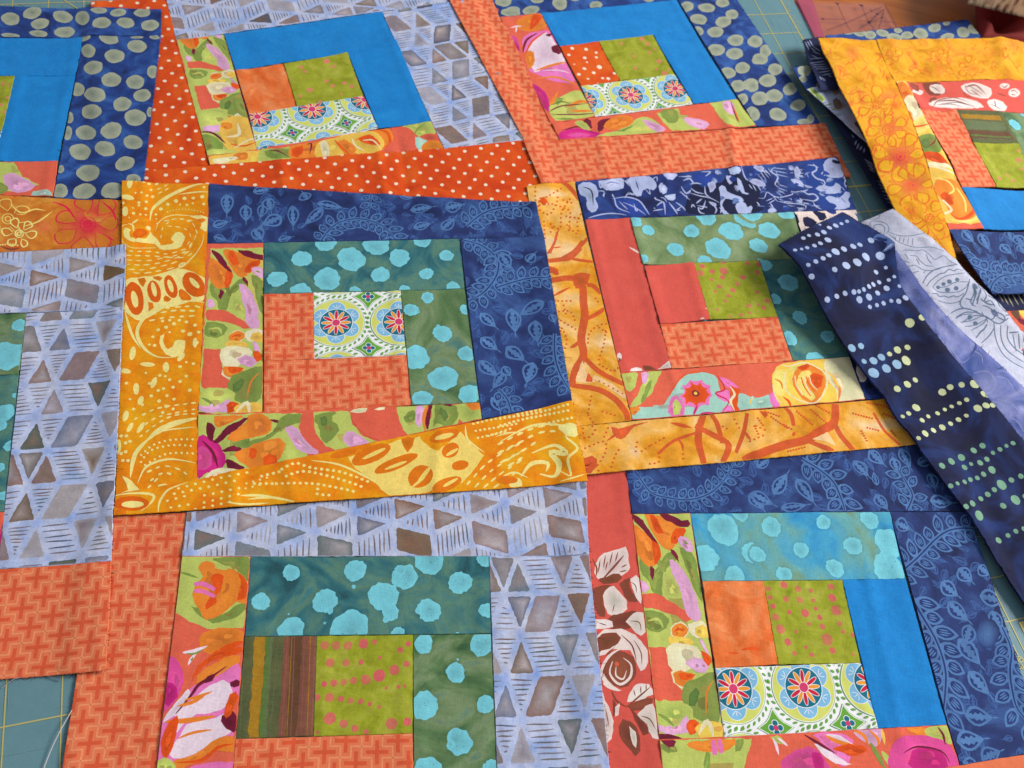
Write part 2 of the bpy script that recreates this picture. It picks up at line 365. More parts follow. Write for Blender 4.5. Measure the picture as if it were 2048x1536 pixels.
def vleaf(ink, a, b, w):
    d = b - a; L = math.hypot(*d); e = d / L; n = np.array([-e[1], e[0]])
    t = np.array([0, .15, .4, .62, .8, 1.]); f = np.array([.35, .75, 1., .9, .6, 0])
    up = a + t[:, None] * d + (f * w)[:, None] * n; dn = a + t[:, None] * d - (f * w)[:, None] * n
    ring = np.concatenate([up, dn[::-1][1:]]); ink.lay += 1; ink.add(ring, COL['lf'], RR.uniform(.05, .3))
    cen = a + .5 * d; ink.lay += 1; ink.add(cen + (ring - cen) * .70, COL['lfd'], .2)
    for q in (-.35, 0., .35):
        line(ink, np.linspace(a + d * .26 + n * w * q * .9, a + d * (.70 - abs(q) * .3) + n * w * q * .9, 4), w * .2, COL['lf'], .1, (.4, .4))
def vine(ink, P, ll, gap):
    s_ = np.concatenate([[0], np.cumsum(np.hypot(*np.diff(P, axis=0).T))]); t = gap * .3; k = 0
    while t < s_[-1]:
        o = np.array([np.interp(t, s_, P[:, 0]), np.interp(t, s_, P[:, 1])]); o2 = np.array([np.interp(min(t + .001, s_[-1]), s_, P[:, i]) for i in (0, 1)]); o1 = np.array([np.interp(max(t - .001, 0), s_, P[:, i]) for i in (0, 1)])
        e = (o2 - o1) / max(math.hypot(*(o2 - o1)), 1e-9); n = np.array([-e[1], e[0]])
        for sg in (1, -1):
            d = n * sg * .86 + e * .5; l2 = ll * RR.uniform(.8, 1.1); vleaf(ink, o + d * ll * .10, o + d * l2 * 1.22, ll * .33)
        t += gap
    line(ink, P, ll * .26, COL['lf'], .15, (1, .6)); line(ink, P, ll * .09, COL['lfd'], 0., (1, .6))

# ---- repeating prints drawn in the cloth's own frame (mm)
def local_tf(q, mode=0):
    """frame along first edge of the patch; returns f(x_mm,y_mm)->xy"""
    o = q[0]; ex = q[1] - q[0]; ex = ex / math.hypot(*ex); ey = np.array([ex[1], -ex[0]])
    if mode: ex, ey = -ey, ex
    ph = o[0] * 90 + o[1] * 70
    def f(P, warp=True):
        P = np.asarray(P, float); x, y = P[..., 0:1], P[..., 1:2]
        if P.ndim > 1: x, y = x + .55 * np.sin(y / 23 + ph) + .3 * np.sin(y / 9 + 2 * ph + x / 31), y + .55 * np.sin(x / 27 + ph * 1.7) + .3 * np.sin(x / 11 + ph)
        return o + (x * ex + y * ey) * .001
    return f
def bounds(q, f):
    o = f(np.array([0., 0])); ex = (f(np.array([1., 0])) - o) * 1000; ey = (f(np.array([0., 1])) - o) * 1000
    u = (q - o) @ ex * 1000; v = (q - o) @ ey * 1000
    return u.min(), u.max(), v.min(), v.max()
def p_weave(ink, q, off=(0, 0), mode=0):
    f = local_tf(q, mode); u0, u1, v0, v1 = bounds(q, f); g = 5.25; n = 40
    rects = []
    for i in range(-n, n):
        for j in range(-n, n):
            x = off[0] + g * (2 * i + j); y = off[1] + g * (-i + 2 * j)
            if not (u0 - 9 < x < u1 + 9 and v0 - 9 < y < v1 + 9): continue
            rects.append((x, y))
    R = lambda x, y, w, h: f([(x - w, y - h), (x + w, y - h), (x + w, y + h), (x - w, y + h)])
    # pale stair-step lines: the outline of the plus-shaped field each cross sits in
    seen = set(); H_, V_ = [], []
    for x, y in rects:
        P = [(.5, 1.5), (.5, .5), (1.5, .5), (1.5, -.5), (.5, -.5), (.5, -1.5), (-.5, -1.5), (-.5, -.5), (-1.5, -.5), (-1.5, .5), (-.5, .5), (-.5, 1.5)]
        for i in range(12):
            p, r = P[i], P[(i + 1) % 12]; mx_, my_ = x + g * (p[0] + r[0]) / 2, y + g * (p[1] + r[1]) / 2; key = (round(mx_, 1), round(my_, 1))
            if key in seen or (round(mx_ + .1, 1), key[1]) in seen or (key[0], round(my_ + .1, 1)) in seen: continue
            seen.add(key); (H_ if p[1] == r[1] else V_).append((mx_, my_))
    ink.lay += 1
    for mx_, my_ in H_: ink.add(R(mx_, my_, g / 2 + .3, .42), COL['wl'], .25, True)
    ink.lay += 1
    for mx_, my_ in V_: ink.add(R(mx_, my_, .42, g / 2 - .42), COL['wl'], .25, True)
    ink.lay += 2
    for x, y in rects: ink.add(R(x + RR.uniform(-.1, .1), y, 5.6, .92), COL['wx'], .2, True)
    ink.lay += 1
    for x, y in rects: ink.add(R(x, y + RR.uniform(-.1, .1), .92, 5.6), COL['wx'], .2, True)
def p_polka(ink, q, off=(0, 0)):
    f = local_tf(q); u0, u1, v0, v1 = bounds(q, f); ink.lay += 1
    for i in range(-40, 40):
        for j in range(-40, 40):
            x = off[0] + i * 6.9 + j * 6.1 + RR.uniform(-.3, .3); y = off[1] + i * 6.6 - j * 7.9 + RR.uniform(-.3, .3)
            if u0 - 3 < x < u1 + 3 and v0 - 3 < y < v1 + 3: ink.add(f(blob_ring((x, y), 1.45, 1.45, 0, .04, 10)), COL['pol'], .04, True)
def p_medal(ink, q, cx, cy, mode=0):
    f = local_tf(q, mode); u0, u1, v0, v1 = bounds(q, f)
    E = lambda x, y, rx, ry, a, c, n=14: (setattr(ink, 'lay', ink.lay + 1), ink.add(f(blob_ring((x, y), rx, ry, a, 0, n)), COL[c], 0, True))
    for i in range(-3, 4):
        for j in range(-3, 4):
            x = cx + 41 * i; y = cy + 41 * j
            if u0 - 24 < x < u1 + 24 and v0 - 24 < y < v1 + 24:
                E(x, y, 18.6, 18.6, 0, 'mg2', 40); E(x, y, 18.3, 18.3, 0, 'mw', 40); E(x, y, 17.9, 17.9, 0, 'my', 40)
                for k in range(6):
                    a = math.radians(30 + 60 * k); E(x + 10.6 * math.cos(a), y + 10.6 * math.sin(a), 5.9, 5.9, 0, 'mw', 18)
                for k in range(6):
                    a = math.radians(30 + 60 * k); E(x + 10.6 * math.cos(a), y + 10.6 * math.sin(a), 5.6, 5.6, 0, 'mb', 18)
                    for da in (-.16, 0, .16):
                        P = [(x + r_ * math.cos(a + da * t_), y + r_ * math.sin(a + da * t_)) for r_, t_ in ((11.6, .2), (13.2, 1.), (14.2, 1.1))]
                        line(ink, f(P), .00035, COL['mw'])
                E(x, y, 11., 11., 0, 'mw', 28); E(x, y, 10.6, 10.6, 0, 'mt', 28)
                for k in range(12):
                    a = math.radians(30 * k); E(x + 5.9 * math.cos(a), y + 5.9 * math.sin(a), 3.9, 1.35, a, 'mw', 10)
                    E(x + 5.9 * math.cos(a), y + 5.9 * math.sin(a), 3.6, 1.05, a, 'mr' if k % 2 else 'mo', 10)
                E(x, y, 2.9, 2.9, 0, 'mw', 14); E(x, y, 2.6, 2.6, 0, 'mp', 14)
                ink.lay += 1
                for k in range(34):
                    a = 6.2832 * k / 34
                    xx, yy = x + 20.2 * math.cos(a), y + 20.2 * math.sin(a)
                    if abs(math.sin(2 * a)) > .25 or True: ink.add(f(blob_ring((xx, yy), 1.35, .62, a + 1.0, 0, 8)), COL['mg2'], 0, True)
            x += 20.5; y += 20.5
            if u0 - 14 < x < u1 + 14 and v0 - 14 < y < v1 + 14:
                for R, c in ((10.6, 'mg2'), (10.1, 'mw'), (9.3, 'mg2')):
                    pts = []
                    for k in range(4):
                        a = math.radians(90 * k); b = a + math.radians(45)
                        pts += [(x + R * math.cos(a), y + R * math.sin(a)), (x + R * .58 * math.cos(a + .5), y + R * .58 * math.sin(a + .5)), (x + R * .58 * math.cos(b + .285), y + R * .58 * math.sin(b + .285))]
                    ink.lay += 1; ink.add(f(pts), COL[c])
                for k in range(4):
                    a = math.radians(90 * k); E(x + 2.4 * math.cos(a), y + 2.4 * math.sin(a), 1.9, 1.9, 0, 'mw', 10); E(x + 2.4 * math.cos(a), y + 2.4 * math.sin(a), 1.55, 1.55, 0, 'mt', 10)
                E(x, y, 1.4, 1.4, 0, 'mp', 10)
# triangle lattice, 17 mm base and 22.3 mm rows: which cells are painted solid (S), hatched (H) or joined with the next one into a lozenge (R / L hatched)
ROWA = ['H', 'S', 'L', '-', 'S', 'H', 'R', '-']      # cells d10.7 u19.2 d27.7 u36.2 d44.7 u53.2 d61.7 u70.2
ROWB = ['S', 'H', 'R', '-', 'H', 'S', 'L', '-']      # cells u11 d19 u27.7 d36.2 u44.7 d53 u61.7 d70.2
def inset_poly(P, d):
    P = np.asarray(P, float); n = len(P); s_ = sum(P[i][0] * P[(i + 1) % n][1] - P[(i + 1) % n][0] * P[i][1] for i in range(n)); P = P if s_ > 0 else P[::-1]; hp = []
    for i in range(n):
        a, b = P[i], P[(i + 1) % n]; e = (b - a) / math.hypot(*(b - a)); nn = np.array([e[1], -e[0]]); hp.append((nn, nn @ a - d))
    return np.array([np.linalg.solve(np.array([hp[i - 1][0], hp[i][0]]), np.array([hp[i - 1][1], hp[i][1]])) for i in range(n)])
def p_tri(ink, q, off=(0, 0), mode=0, kk=1.):
    f = local_tf(q, mode); u0, u1, v0, v1 = bounds(q, f); B, Hh = 8.5, 22.3
    # dye pooled at the crossings
    for j in range(-12, 14):
        for i in range(-16, 20):
            x = off[0] + 2.2 + B * (2 * i + (j % 2)); y = off[1] + Hh * j
            if u0 - 4 < x < u1 + 4 and v0 - 4 < y < v1 + 4 and RR.random() < .55:
                c = f([(x, y)])[0]; ink.lay += 1; star_fan(ink, f(blob_ring((x, y), RR.uniform(4, 7), RR.uniform(3, 6), RR.uniform(0, 3), .2, 14)), c, (104, 146, 224), 1., RR.uniform(.35, .7))
    for j in range(-12, 14):
        row = ROWA if j % 2 == 0 else ROWB; y0_, y1_ = off[1] + Hh * j, off[1] + Hh * (j + 1)
        if y1_ < v0 or y0_ > v1: continue
        for m in range(-4, 6):
            for k in range(8):
                t = row[k]
                if t == '-': continue
                if RR.random() < .05: t = {'S': 'H', 'H': 'S', 'R': 'L', 'L': 'R'}[t]
                xc = off[0] + 10.7 + B * k + 68 * m + 6 * 0; up = (k % 2 == 1) if j % 2 == 0 else (k % 2 == 0)
                if t in 'SH': P = [(xc - B, y1_), (xc + B, y1_), (xc, y0_)] if up else [(xc - B, y0_), (xc + B, y0_), (xc, y1_)]
                else: P = [(xc, y0_), (xc + 2 * B, y0_), (xc + B, y1_), (xc - B, y1_)] if up else [(xc - B, y0_), (xc + B, y0_), (xc + 2 * B, y1_), (xc, y1_)]
                P = inset_poly(P, 1.25 + RR.uniform(-.15, .25)) + np.array([RR.uniform(-.3, .3), RR.uniform(-.3, .3)])
                if P[:, 0].max() < u0 or P[:, 0].min() > u1 or P[:, 1].max() < v0 or P[:, 1].min() > v1: continue
                col = COL[RR.choice(['t1', 't2', 't3', 't4', 't5', 't7', 't8', 't2', 't7', 't6'])]
                if t in 'SR':
                    n = len(P); out = []
                    for a in range(n):
                        p, a0, a1 = P[a], P[a - 1], P[(a + 1) % n]; r = RR.uniform(.8, 1.6)
                        d0 = (a0 - p) / np.hypot(*(a0 - p)); d1 = (a1 - p) / np.hypot(*(a1 - p)); out += [p + d0 * r, p + (d0 + d1) * r * .3, p + d1 * r]
                    c = P.mean(0); ink.lay += 1; rp_ = rough_poly(f(out), .0003); w_ = RR.random(); cc = f([tuple(c * (1 - .5 * w_) + P[RR.randrange(n)] * .5 * w_)])[0]
                    fan2(ink, rp_, cc, col, COL[RR.choice(['t6', 't3', 't7', 't8', 't6', 't9', 't4', 't9'])], RR.uniform(.02, .34))
                else:
                    ya, yb = P[:, 1].min(), P[:, 1].max(); ink.lay += 1; h = RR.choice([6, 7, 8])
                    for k2 in range(h):
                        y = ya + (yb - ya) * (k2 + .5) / h + RR.uniform(-.3, .3); xs = []; sl = RR.uniform(-.35, .35)
                        for a in range(len(P)):
                            p, p2 = P[a], P[(a + 1) % len(P)]
                            if (p[1] - y) * (p2[1] - y) < 0: xs.append(p[0] + (p2[0] - p[0]) * (y - p[1]) / (p2[1] - p[1]))
                        if len(xs) < 2: continue
                        a, b = min(xs) + RR.uniform(0, .6), max(xs) - RR.uniform(0, .6)
                        if b - a < .8: continue
                        ink.add(f([(a, y - .12 - sl), (a + (b - a) * .3, y - .5 - sl * .5), (b - .3, y - .3 + sl), (b, y + .1 + sl), (a + (b - a) * .6, y + .46), (a, y + .2 - sl)]), COL['hl'] if RR.random() < .6 else col, RR.uniform(.05, .3), True)

# ------------------------------------------------------------------ cloth mesh
STEP = .0026
def split(poly, ax, c):
    """split a convex polygon (x,y,a) by the line ax.p = c"""
    lo, hi = [], []; n = len(poly); dv = [p[0] * ax[0] + p[1] * ax[1] - c for p in poly]
    for i in range(n):
        p, d = poly[i], dv[i]; q, e = poly[(i + 1) % n], dv[(i + 1) % n]
        if d <= 0: lo.append(p)
        if d >= 0: hi.append(p)
        if (d < 0 < e) or (e < 0 < d):
            t = d / (d - e); m = (p[0] + (q[0] - p[0]) * t, p[1] + (q[1] - p[1]) * t, p[2] + (q[2] - p[2]) * t); lo.append(m); hi.append(m)
    return (lo if len(lo) > 2 else None), (hi if len(hi) > 2 else None)
def cells(poly):
    out = [poly]
    for ax in ((1, 0), (0, 1), (1, 1)):
        nxt = []
        for p in out:
            v = [a[0] * ax[0] + a[1] * ax[1] for a in p]; k = math.floor(min(v) / STEP + 1e-6) + 1; kmax = math.ceil(max(v) / STEP - 1e-6)
            rest = p
            while k < kmax and rest:
                a, rest = split(rest, ax, k * STEP)
                if a: nxt.append(a)
                k += 1
            if rest: nxt.append(rest)
        out = nxt
    return out
def compact(ink):
    """give every group of marks the lowest printing layer that still lies over what it covers"""
    ids = {}; bb = []
    for sh in ink.sh:
        p = sh[0]; b = (p[:, 0].min(), p[:, 1].min(), p[:, 0].max(), p[:, 1].max())
        if sh[5] in ids: q = bb[ids[sh[5]]]; bb[ids[sh[5]]] = (min(q[0], b[0]), min(q[1], b[1]), max(q[2], b[2]), max(q[3], b[3]))
        else: ids[sh[5]] = len(bb); bb.append(b)
    order = sorted(ids, key=lambda i: i); B = np.array([bb[ids[i]] for i in order]) if order else np.zeros((0, 4)); out = np.zeros(len(order), int)
    for i in range(1, len(order)):
        m = (B[:i, 0] < B[i, 2]) & (B[:i, 2] > B[i, 0]) & (B[:i, 1] < B[i, 3]) & (B[:i, 3] > B[i, 1])
        if m.any(): out[i] = out[:i][m].max() + 1
    return {o: int(v) for o, v in zip(order, out)}
def cloth(name, parent, k, quads, mat, inks, lift=0., edges=None, rim=.0006, inset=.00032, label=None, wob=.00012, outer=None):
    """quads: convex pieces in plane xy (N,4,2) side by side; inks: Ink. edges: which quad edges are real edges"""
    V, F, A, NR = [], [], [], []
    Q0 = quads[0]; o = Q0[0]; ex = Q0[1] - Q0[0]; ex = ex / math.hypot(*ex); ey = np.array([-ex[1], ex[0]])
    allq = np.concatenate(quads); loc = np.stack([(allq - o) @ ex, (allq - o) @ ey], 1)
    i0, j0 = np.floor(loc.min(0) / STEP).astype(int) - 1; i1, j1 = np.ceil(loc.max(0) / STEP).astype(int) + 2
    gi, gj = np.meshgrid(np.arange(i0, i1 + 1), np.arange(j0, j1 + 1), indexing='ij')
    G = o + gi[..., None] * STEP * ex + gj[..., None] * STEP * ey; gf = G.reshape(-1, 2)
    Z = top_of(k, gf).reshape(gi.shape) + lift
    FK = field(k); Zx = bil(FK['zx'], gf).reshape(gi.shape); Zy = bil(FK['zy'], gf).reshape(gi.shape)
    # seam allowance under the cloth: a soft ridge along sewn sides, with small puckers; and each piece has its own slack
    gl2 = np.stack([gi * STEP, gj * STEP], -1).reshape(-1, 2).astype(float); rg = np.zeros(len(gl2)); rs = np.random.default_rng(len(name) * 7 + int(abs(o[0]) * 1e5) % 9973)
    for qi_, Qq in enumerate(quads):
        Lq = np.stack([(Qq - o) @ ex, (Qq - o) @ ey], 1)
        for i_ in range(4):
            if len(quads) > 1 and not (edges[qi_][i_]): continue
            a_, b_ = Lq[i_], Lq[(i_ + 1) % 4]; L_ = math.hypot(*(b_ - a_)); d_ = (b_ - a_) / L_; nn_ = np.array([-d_[1], d_[0]]); al = (gl2 - a_) @ d_; di = np.abs((gl2 - a_) @ nn_); ph_ = rs.uniform(0, 6, 4)
            puck = .5 + .5 * np.sin(al / .0085 * 6.283 + 2.2 * np.sin(al / .023 * 6.283 + ph_[0]) + ph_[1]); on = ((al > -.003) & (al < L_ + .003))
            rg += on * (rs.uniform(.0002, .0006) * np.exp(-((di - .0042) / .0032) ** 2) + .00034 * puck * np.exp(-di / .007))
    rg += wrinkle(gf, rs.integers(1, 9999), .0003 if k != 'J' else .0006) + wrinkle(gf * 2.2, rs.integers(1, 9999), .00012) + (wrinkle(gf * 2.6, rs.integers(1, 9999), .00025) if k in 'JKN' else 0)
    rg = rg.reshape(gi.shape); Z = Z + rg; ru, rv = np.gradient(rg, STEP); Zx = Zx + ru * ex[0] + rv * ey[0]; Zy = Zy + ru * ex[1] + rv * ey[1]
    def samp(x, y):
        fx = x / STEP - i0; fy = y / STEP - j0; i = min(max(int(fx), 0), Z.shape[0] - 2); j = min(max(int(fy), 0), Z.shape[1] - 2); u = fx - i; v = fy - j
        if u + v <= 1: w = ((i, j, 1 - u - v), (i + 1, j, u), (i, j + 1, v))
        else: w = ((i + 1, j + 1, u + v - 1), (i, j + 1, 1 - u), (i + 1, j, 1 - v))
        z = zx = zy = 0.
        for a, b, c in w: z += Z[a, b] * c; zx += Zx[a, b] * c; zy += Zy[a, b] * c
        return z, zx, zy
    # memo lookups in plain lists for speed
    def put(poly, dz, col):
        base = len(V)
        for x, y, a in poly:
            z, zx, zy = samp(x, y); X = o[0] + x * ex[0] + y * ey[0]; Y = o[1] + x * ex[1] + y * ey[1]
            V.append((X, Y, z + dz)); NR.append((-zx, -zy, 1))
            if len(col) == 3: A.append((col[0], col[1], col[2], a))
            else: A.append((col[0] + (col[3] - col[0]) * a, col[1] + (col[4] - col[1]) * a, col[2] + (col[5] - col[2]) * a, col[6]))
        F.append(tuple(range(base, base + len(poly))))
    def ccw(p):
        s = 0
        for i in range(len(p)): q = p[i]; r = p[(i + 1) % len(p)]; s += q[0] * r[1] - r[0] * q[1]
        return p if s > 0 else p[::-1]
    for qi, Q in enumerate(quads):
        L = np.stack([(Q - o) @ ex, (Q - o) @ ey], 1); L = np.array(ccw(L.tolist())); n = len(L)
        ed = edges[qi] if edges else [1] * n
        if edges and np.allclose(L[0], [(Q[0] - o) @ ex, (Q[0] - o) @ ey]) is False: ed = [ed[(n - 2 - i) % n] for i in range(n)]
        # inset edges -> half planes
        hp = []
        for i in range(n):
            a, b = L[i], L[(i + 1) % n]; d = (b - a) / math.hypot(*(b - a)); nn = np.array([d[1], -d[0]]); hp.append((nn, nn @ a - (inset if ed[i] else 0)))
        IN = []
        for i in range(n):
            (n1, c1), (n2, c2) = hp[i - 1], hp[i]; IN.append(np.linalg.solve(np.array([n1, n2]), np.array([c1, c2])))
        core = [(float(p[0]), float(p[1]), 1.) for p in IN]
        for c in cells(core): put(c, 0, (.5, .5, .5))
        hpl = [((float(h[0][0]), float(h[0][1])), float(h[1])) for h in hp]
        bx0, by0 = min(p[0] for p in core), min(p[1] for p in core); bx1, by1 = max(p[0] for p in core), max(p[1] for p in core)
        relay = compact(inks) if inks else {}
        for (pts, col, alpha, convex, ca, lay) in (inks.sh if inks else []):
            lay = relay[lay]; lp = np.stack([(pts - o) @ ex, (pts - o) @ ey], 1)
            if lp[:, 0].max() < bx0 or lp[:, 0].min() > bx1 or lp[:, 1].max() < by0 or lp[:, 1].min() > by1: continue
            lcol = (*lin(col[1]), *lin(col[2]), col[3]) if col[0] == 'g' else lin(col); dz = 2e-5 + lay * 3e-6
            if convex: tris = [[(p[0], p[1], (ca if (ca is not None and i == 0) else alpha)) for i, p in enumerate(lp.tolist())]]
            else:
                if len(lp) == 4: idx = [(0, 1, 2), (0, 2, 3)]
                else: idx = tessellate_polygon([[Vector((p[0], p[1], 0)) for p in lp]])
                tris = [[(lp[i][0], lp[i][1], alpha) for i in t] for t in idx]
            for t in tris:
                t = ccw(t)
                for nn, c in hpl:
                    mx = max(p[0] * nn[0] + p[1] * nn[1] for p in t)
                    if mx <= c: continue
                    t, _ = split(t, nn, c)
                    if not t: break
                if not t: continue
                for c in cells(t): put(c, dz, lcol)
        # rolled rim along real edges
        for i in range(n):
            if not ed[i]: continue
            a, b = IN[i], IN[(i + 1) % n]; A2, B2 = L[i], L[(i + 1) % n]; m = max(2, int(math.hypot(*(b - a)) / .0022)); nn = hp[i][0]; prev = None
            for t in range(m + 1):
                s = t / m; p = a + (b - a) * s; q = A2 + (B2 - A2) * s; jt = (wob + .00022 * math.sin(t * .9 + i) * (outer is not None)) * (2 * RR.random() - 1) if 0 < t < m else 0
                mid = p + (q - p) * .6; q2 = q + nn * jt; row = []; wn = nn[0] * ex + nn[1] * ey
                for w, dz, tilt in ((p, 0, 0.), (mid, -.00008, .5), (q2, -rim, 2.)):
                    z, zx, zy = samp(p[0], p[1]); X = o[0] + w[0] * ex[0] + w[1] * ey[0]; Y = o[1] + w[0] * ex[1] + w[1] * ey[1]
                    row.append(len(V)); V.append((X, Y, z + dz)); A.append((.5, .5, .5, 1)); NR.append((-zx + wn[0] * tilt, -zy + wn[1] * tilt, 1))
                wp = o + q2[0] * ex + q2[1] * ey
                if outer is not None and 0 < t < m and outer(wp + wn * .0012):
                    for _ in range(RR.choice([0, 1, 2, 3])):   # frayed thread ends
                        ln = RR.uniform(.0005, .0017) * (3 if RR.random() < .05 else 1); an = RR.gauss(0, .7); dd = wn * math.cos(an) + np.array([-wn[1], wn[0]]) * math.sin(an); s2 = np.array([-dd[1], dd[0]]) * .00013
                        w0 = wp - wn * .0004 + np.array([-wn[1], wn[0]]) * RR.uniform(-.001, .001); w1 = w0 + dd * (ln + .0004); zz = z - .0001 - RR.uniform(0, .0003); kk = len(V)
                        V.extend([(w0[0] - s2[0], w0[1] - s2[1], zz), (w0[0] + s2[0], w0[1] + s2[1], zz), (w1[0] + s2[0] * .5, w1[1] + s2[1] * .5, zz - RR.uniform(0, .0005)), (w1[0] - s2[0] * .5, w1[1] - s2[1] * .5, zz - .0001)])
                        tone = lin(COL['rw']) if RR.random() < .35 else None; A.extend([(*(tone or (.5, .5, .5)), .45 if tone else 1.)] * 4); NR.extend([(0, 0, 1)] * 4); F.append((kk, kk + 1, kk + 2, kk + 3))
                if prev: F.append((prev[0], prev[1], row[1], row[0])); F.append((prev[1], prev[2], row[2], row[1]))
                prev = row
    return mesh_obj(name, parent, V, F, mat, A, NR, label)
def mesh_obj(name, parent, V, F, mat, A=None, NR=None, label=None):
    me = bpy.data.meshes.new(name); me.from_pydata(V, [], F)
    if A:
        at = me.color_attributes.new('ink', 'FLOAT_COLOR', 'POINT'); at.data.foreach_set('color', np.array(A, np.float32).ravel())
    me.materials.append(mat)
    me.polygons.foreach_set('use_smooth', [True] * len(me.polygons))
    if NR:
        nv = np.array(NR); nv /= np.linalg.norm(nv, axis=1)[:, None]; me.normals_split_custom_set_from_vertices(nv.tolist())
    ob = bpy.data.objects.new(name, me); SC.collection.objects.link(ob)
    if parent: ob.parent = parent
    if label: ob['label'] = label
    return ob
def thing(name, label, cat, group=None):
    o = bpy.data.objects.new(name, None); SC.collection.objects.link(o); o['label'] = label; o['category'] = cat; o.empty_display_size = .02
    if group: o['group'] = group
    return o
def tag(o, label, cat, group=None):
    o['label'] = label; o['category'] = cat
    if group: o['group'] = group
    return o

# ------------------------------------------------------------------ PRINTS traced shape by shape (window, then commands)
PR = {}
PR['flH'] = '''
z11 B lg 740,80 1090,80 1290,1380 900,1380
b gm 790,330 860,330 880,420 960,300 1010,350 950,400 920,560 870,540 850,480 800,420
b gm 1020,280 1100,330 1130,440 1150,600 1100,500 1060,400
b or_ 0,0
b oran 750,150 790,170 850,220 890,270 905,330 890,370 850,390 800,350 765,280
b do 850,190 900,260 912,330 885,385 872,340 868,260
b oran 820,92 900,100 1000,150 1060,190 1010,230 980,300 930,280 890,230 850,160
b do 1000,175 1062,178 1005,262 965,245
b do 850,100 890,110 930,200 880,190
B ma 752,90 800,120 850,180 900,262 860,240 800,170 755,120
B ma 905,90 960,95 1030,130 1086,130 1086,172 1000,155 930,122
b ma 970,290 1000,310 1020,370 985,330
b li 1010,230 1040,220 1090,250 1095,310 1060,300 1025,260
S gm 12 1040,250 1070,265
b lg 930,420 990,440 1050,560 1000,570 930,560
b li 960,350 1000,360 1060,440 1110,550 1140,690 1100,700 1050,640 1040,560 990,450
B sa 805,545 900,545 980,590 1050,640 1092,695 1060,702 980,660 900,630 812,630
b li 795,470 830,480 850,520 810,540
B ma 855,385 885,390 865,470 850,440
b gm 820,640 900,650 960,690 930,760 850,760 825,720
S lg 16 840,700 900,690 930,740
B sa 845,852 940,850 965,950 985,1000 1010,1080 1060,1110 1050,1150 960,1160 880,1160
b cr 975,740 1010,705 1060,720 1080,760 1045,800 980,790
b oran 978,742 1010,712 1058,725 1072,760 1040,795 985,790
S do 14 990,760 1020,745 1045,760
b ye 968,790 1080,800 1100,830 1060,850 975,840
b cr 950,850 1000,820 1080,840 1130,860 1140,930 1090,970 1030,1000 970,970 950,900
b cr 1070,720 1130,700 1170,720 1180,780 1120,800 1080,770
b ye 1110,740 1170,730 1185,800 1120,790
b li 1130,800 1160,820 1195,900 1150,860
b li 1060,930 1130,900 1190,960 1140,1000 1090,970
b do 1140,870 1190,890 1205,940 1170,950
b cr 975,990 1000,1070 1070,1085 1110,1010 1000,980
b oran 990,985 1110,1000 1060,1070 1000,1050
b do 1020,990 1115,1005 1070,1040 1030,1030
b gm 1050,1060 1150,1010 1225,990 1245,1100 1255,1260 1180,1280 1090,1240 1040,1150
b gd 1080,1110 1130,1080 1120,1180 1080,1180
b lg 885,1180 960,1150 1080,1180 1100,1250 1040,1300 960,1310 900,1300
S gm 20 900,1230 950,1260 990,1300
S oran 10 1212,1040 1175,1110 1172,1240
b li 895,1290 1000,1310 1060,1240 1095,1330 1000,1345 900,1330
b do 1060,1290 1090,1260 1130,1280 1120,1330 1080,1350
b ye 1120,1290 1262,1275 1278,1370 1140,1372
S cr 26 1130,1345 1180,1270 1215,1372
b ma 900,1340 980,1350 1045,1378 905,1380
'''.replace('b or_ 0,0\n', '')
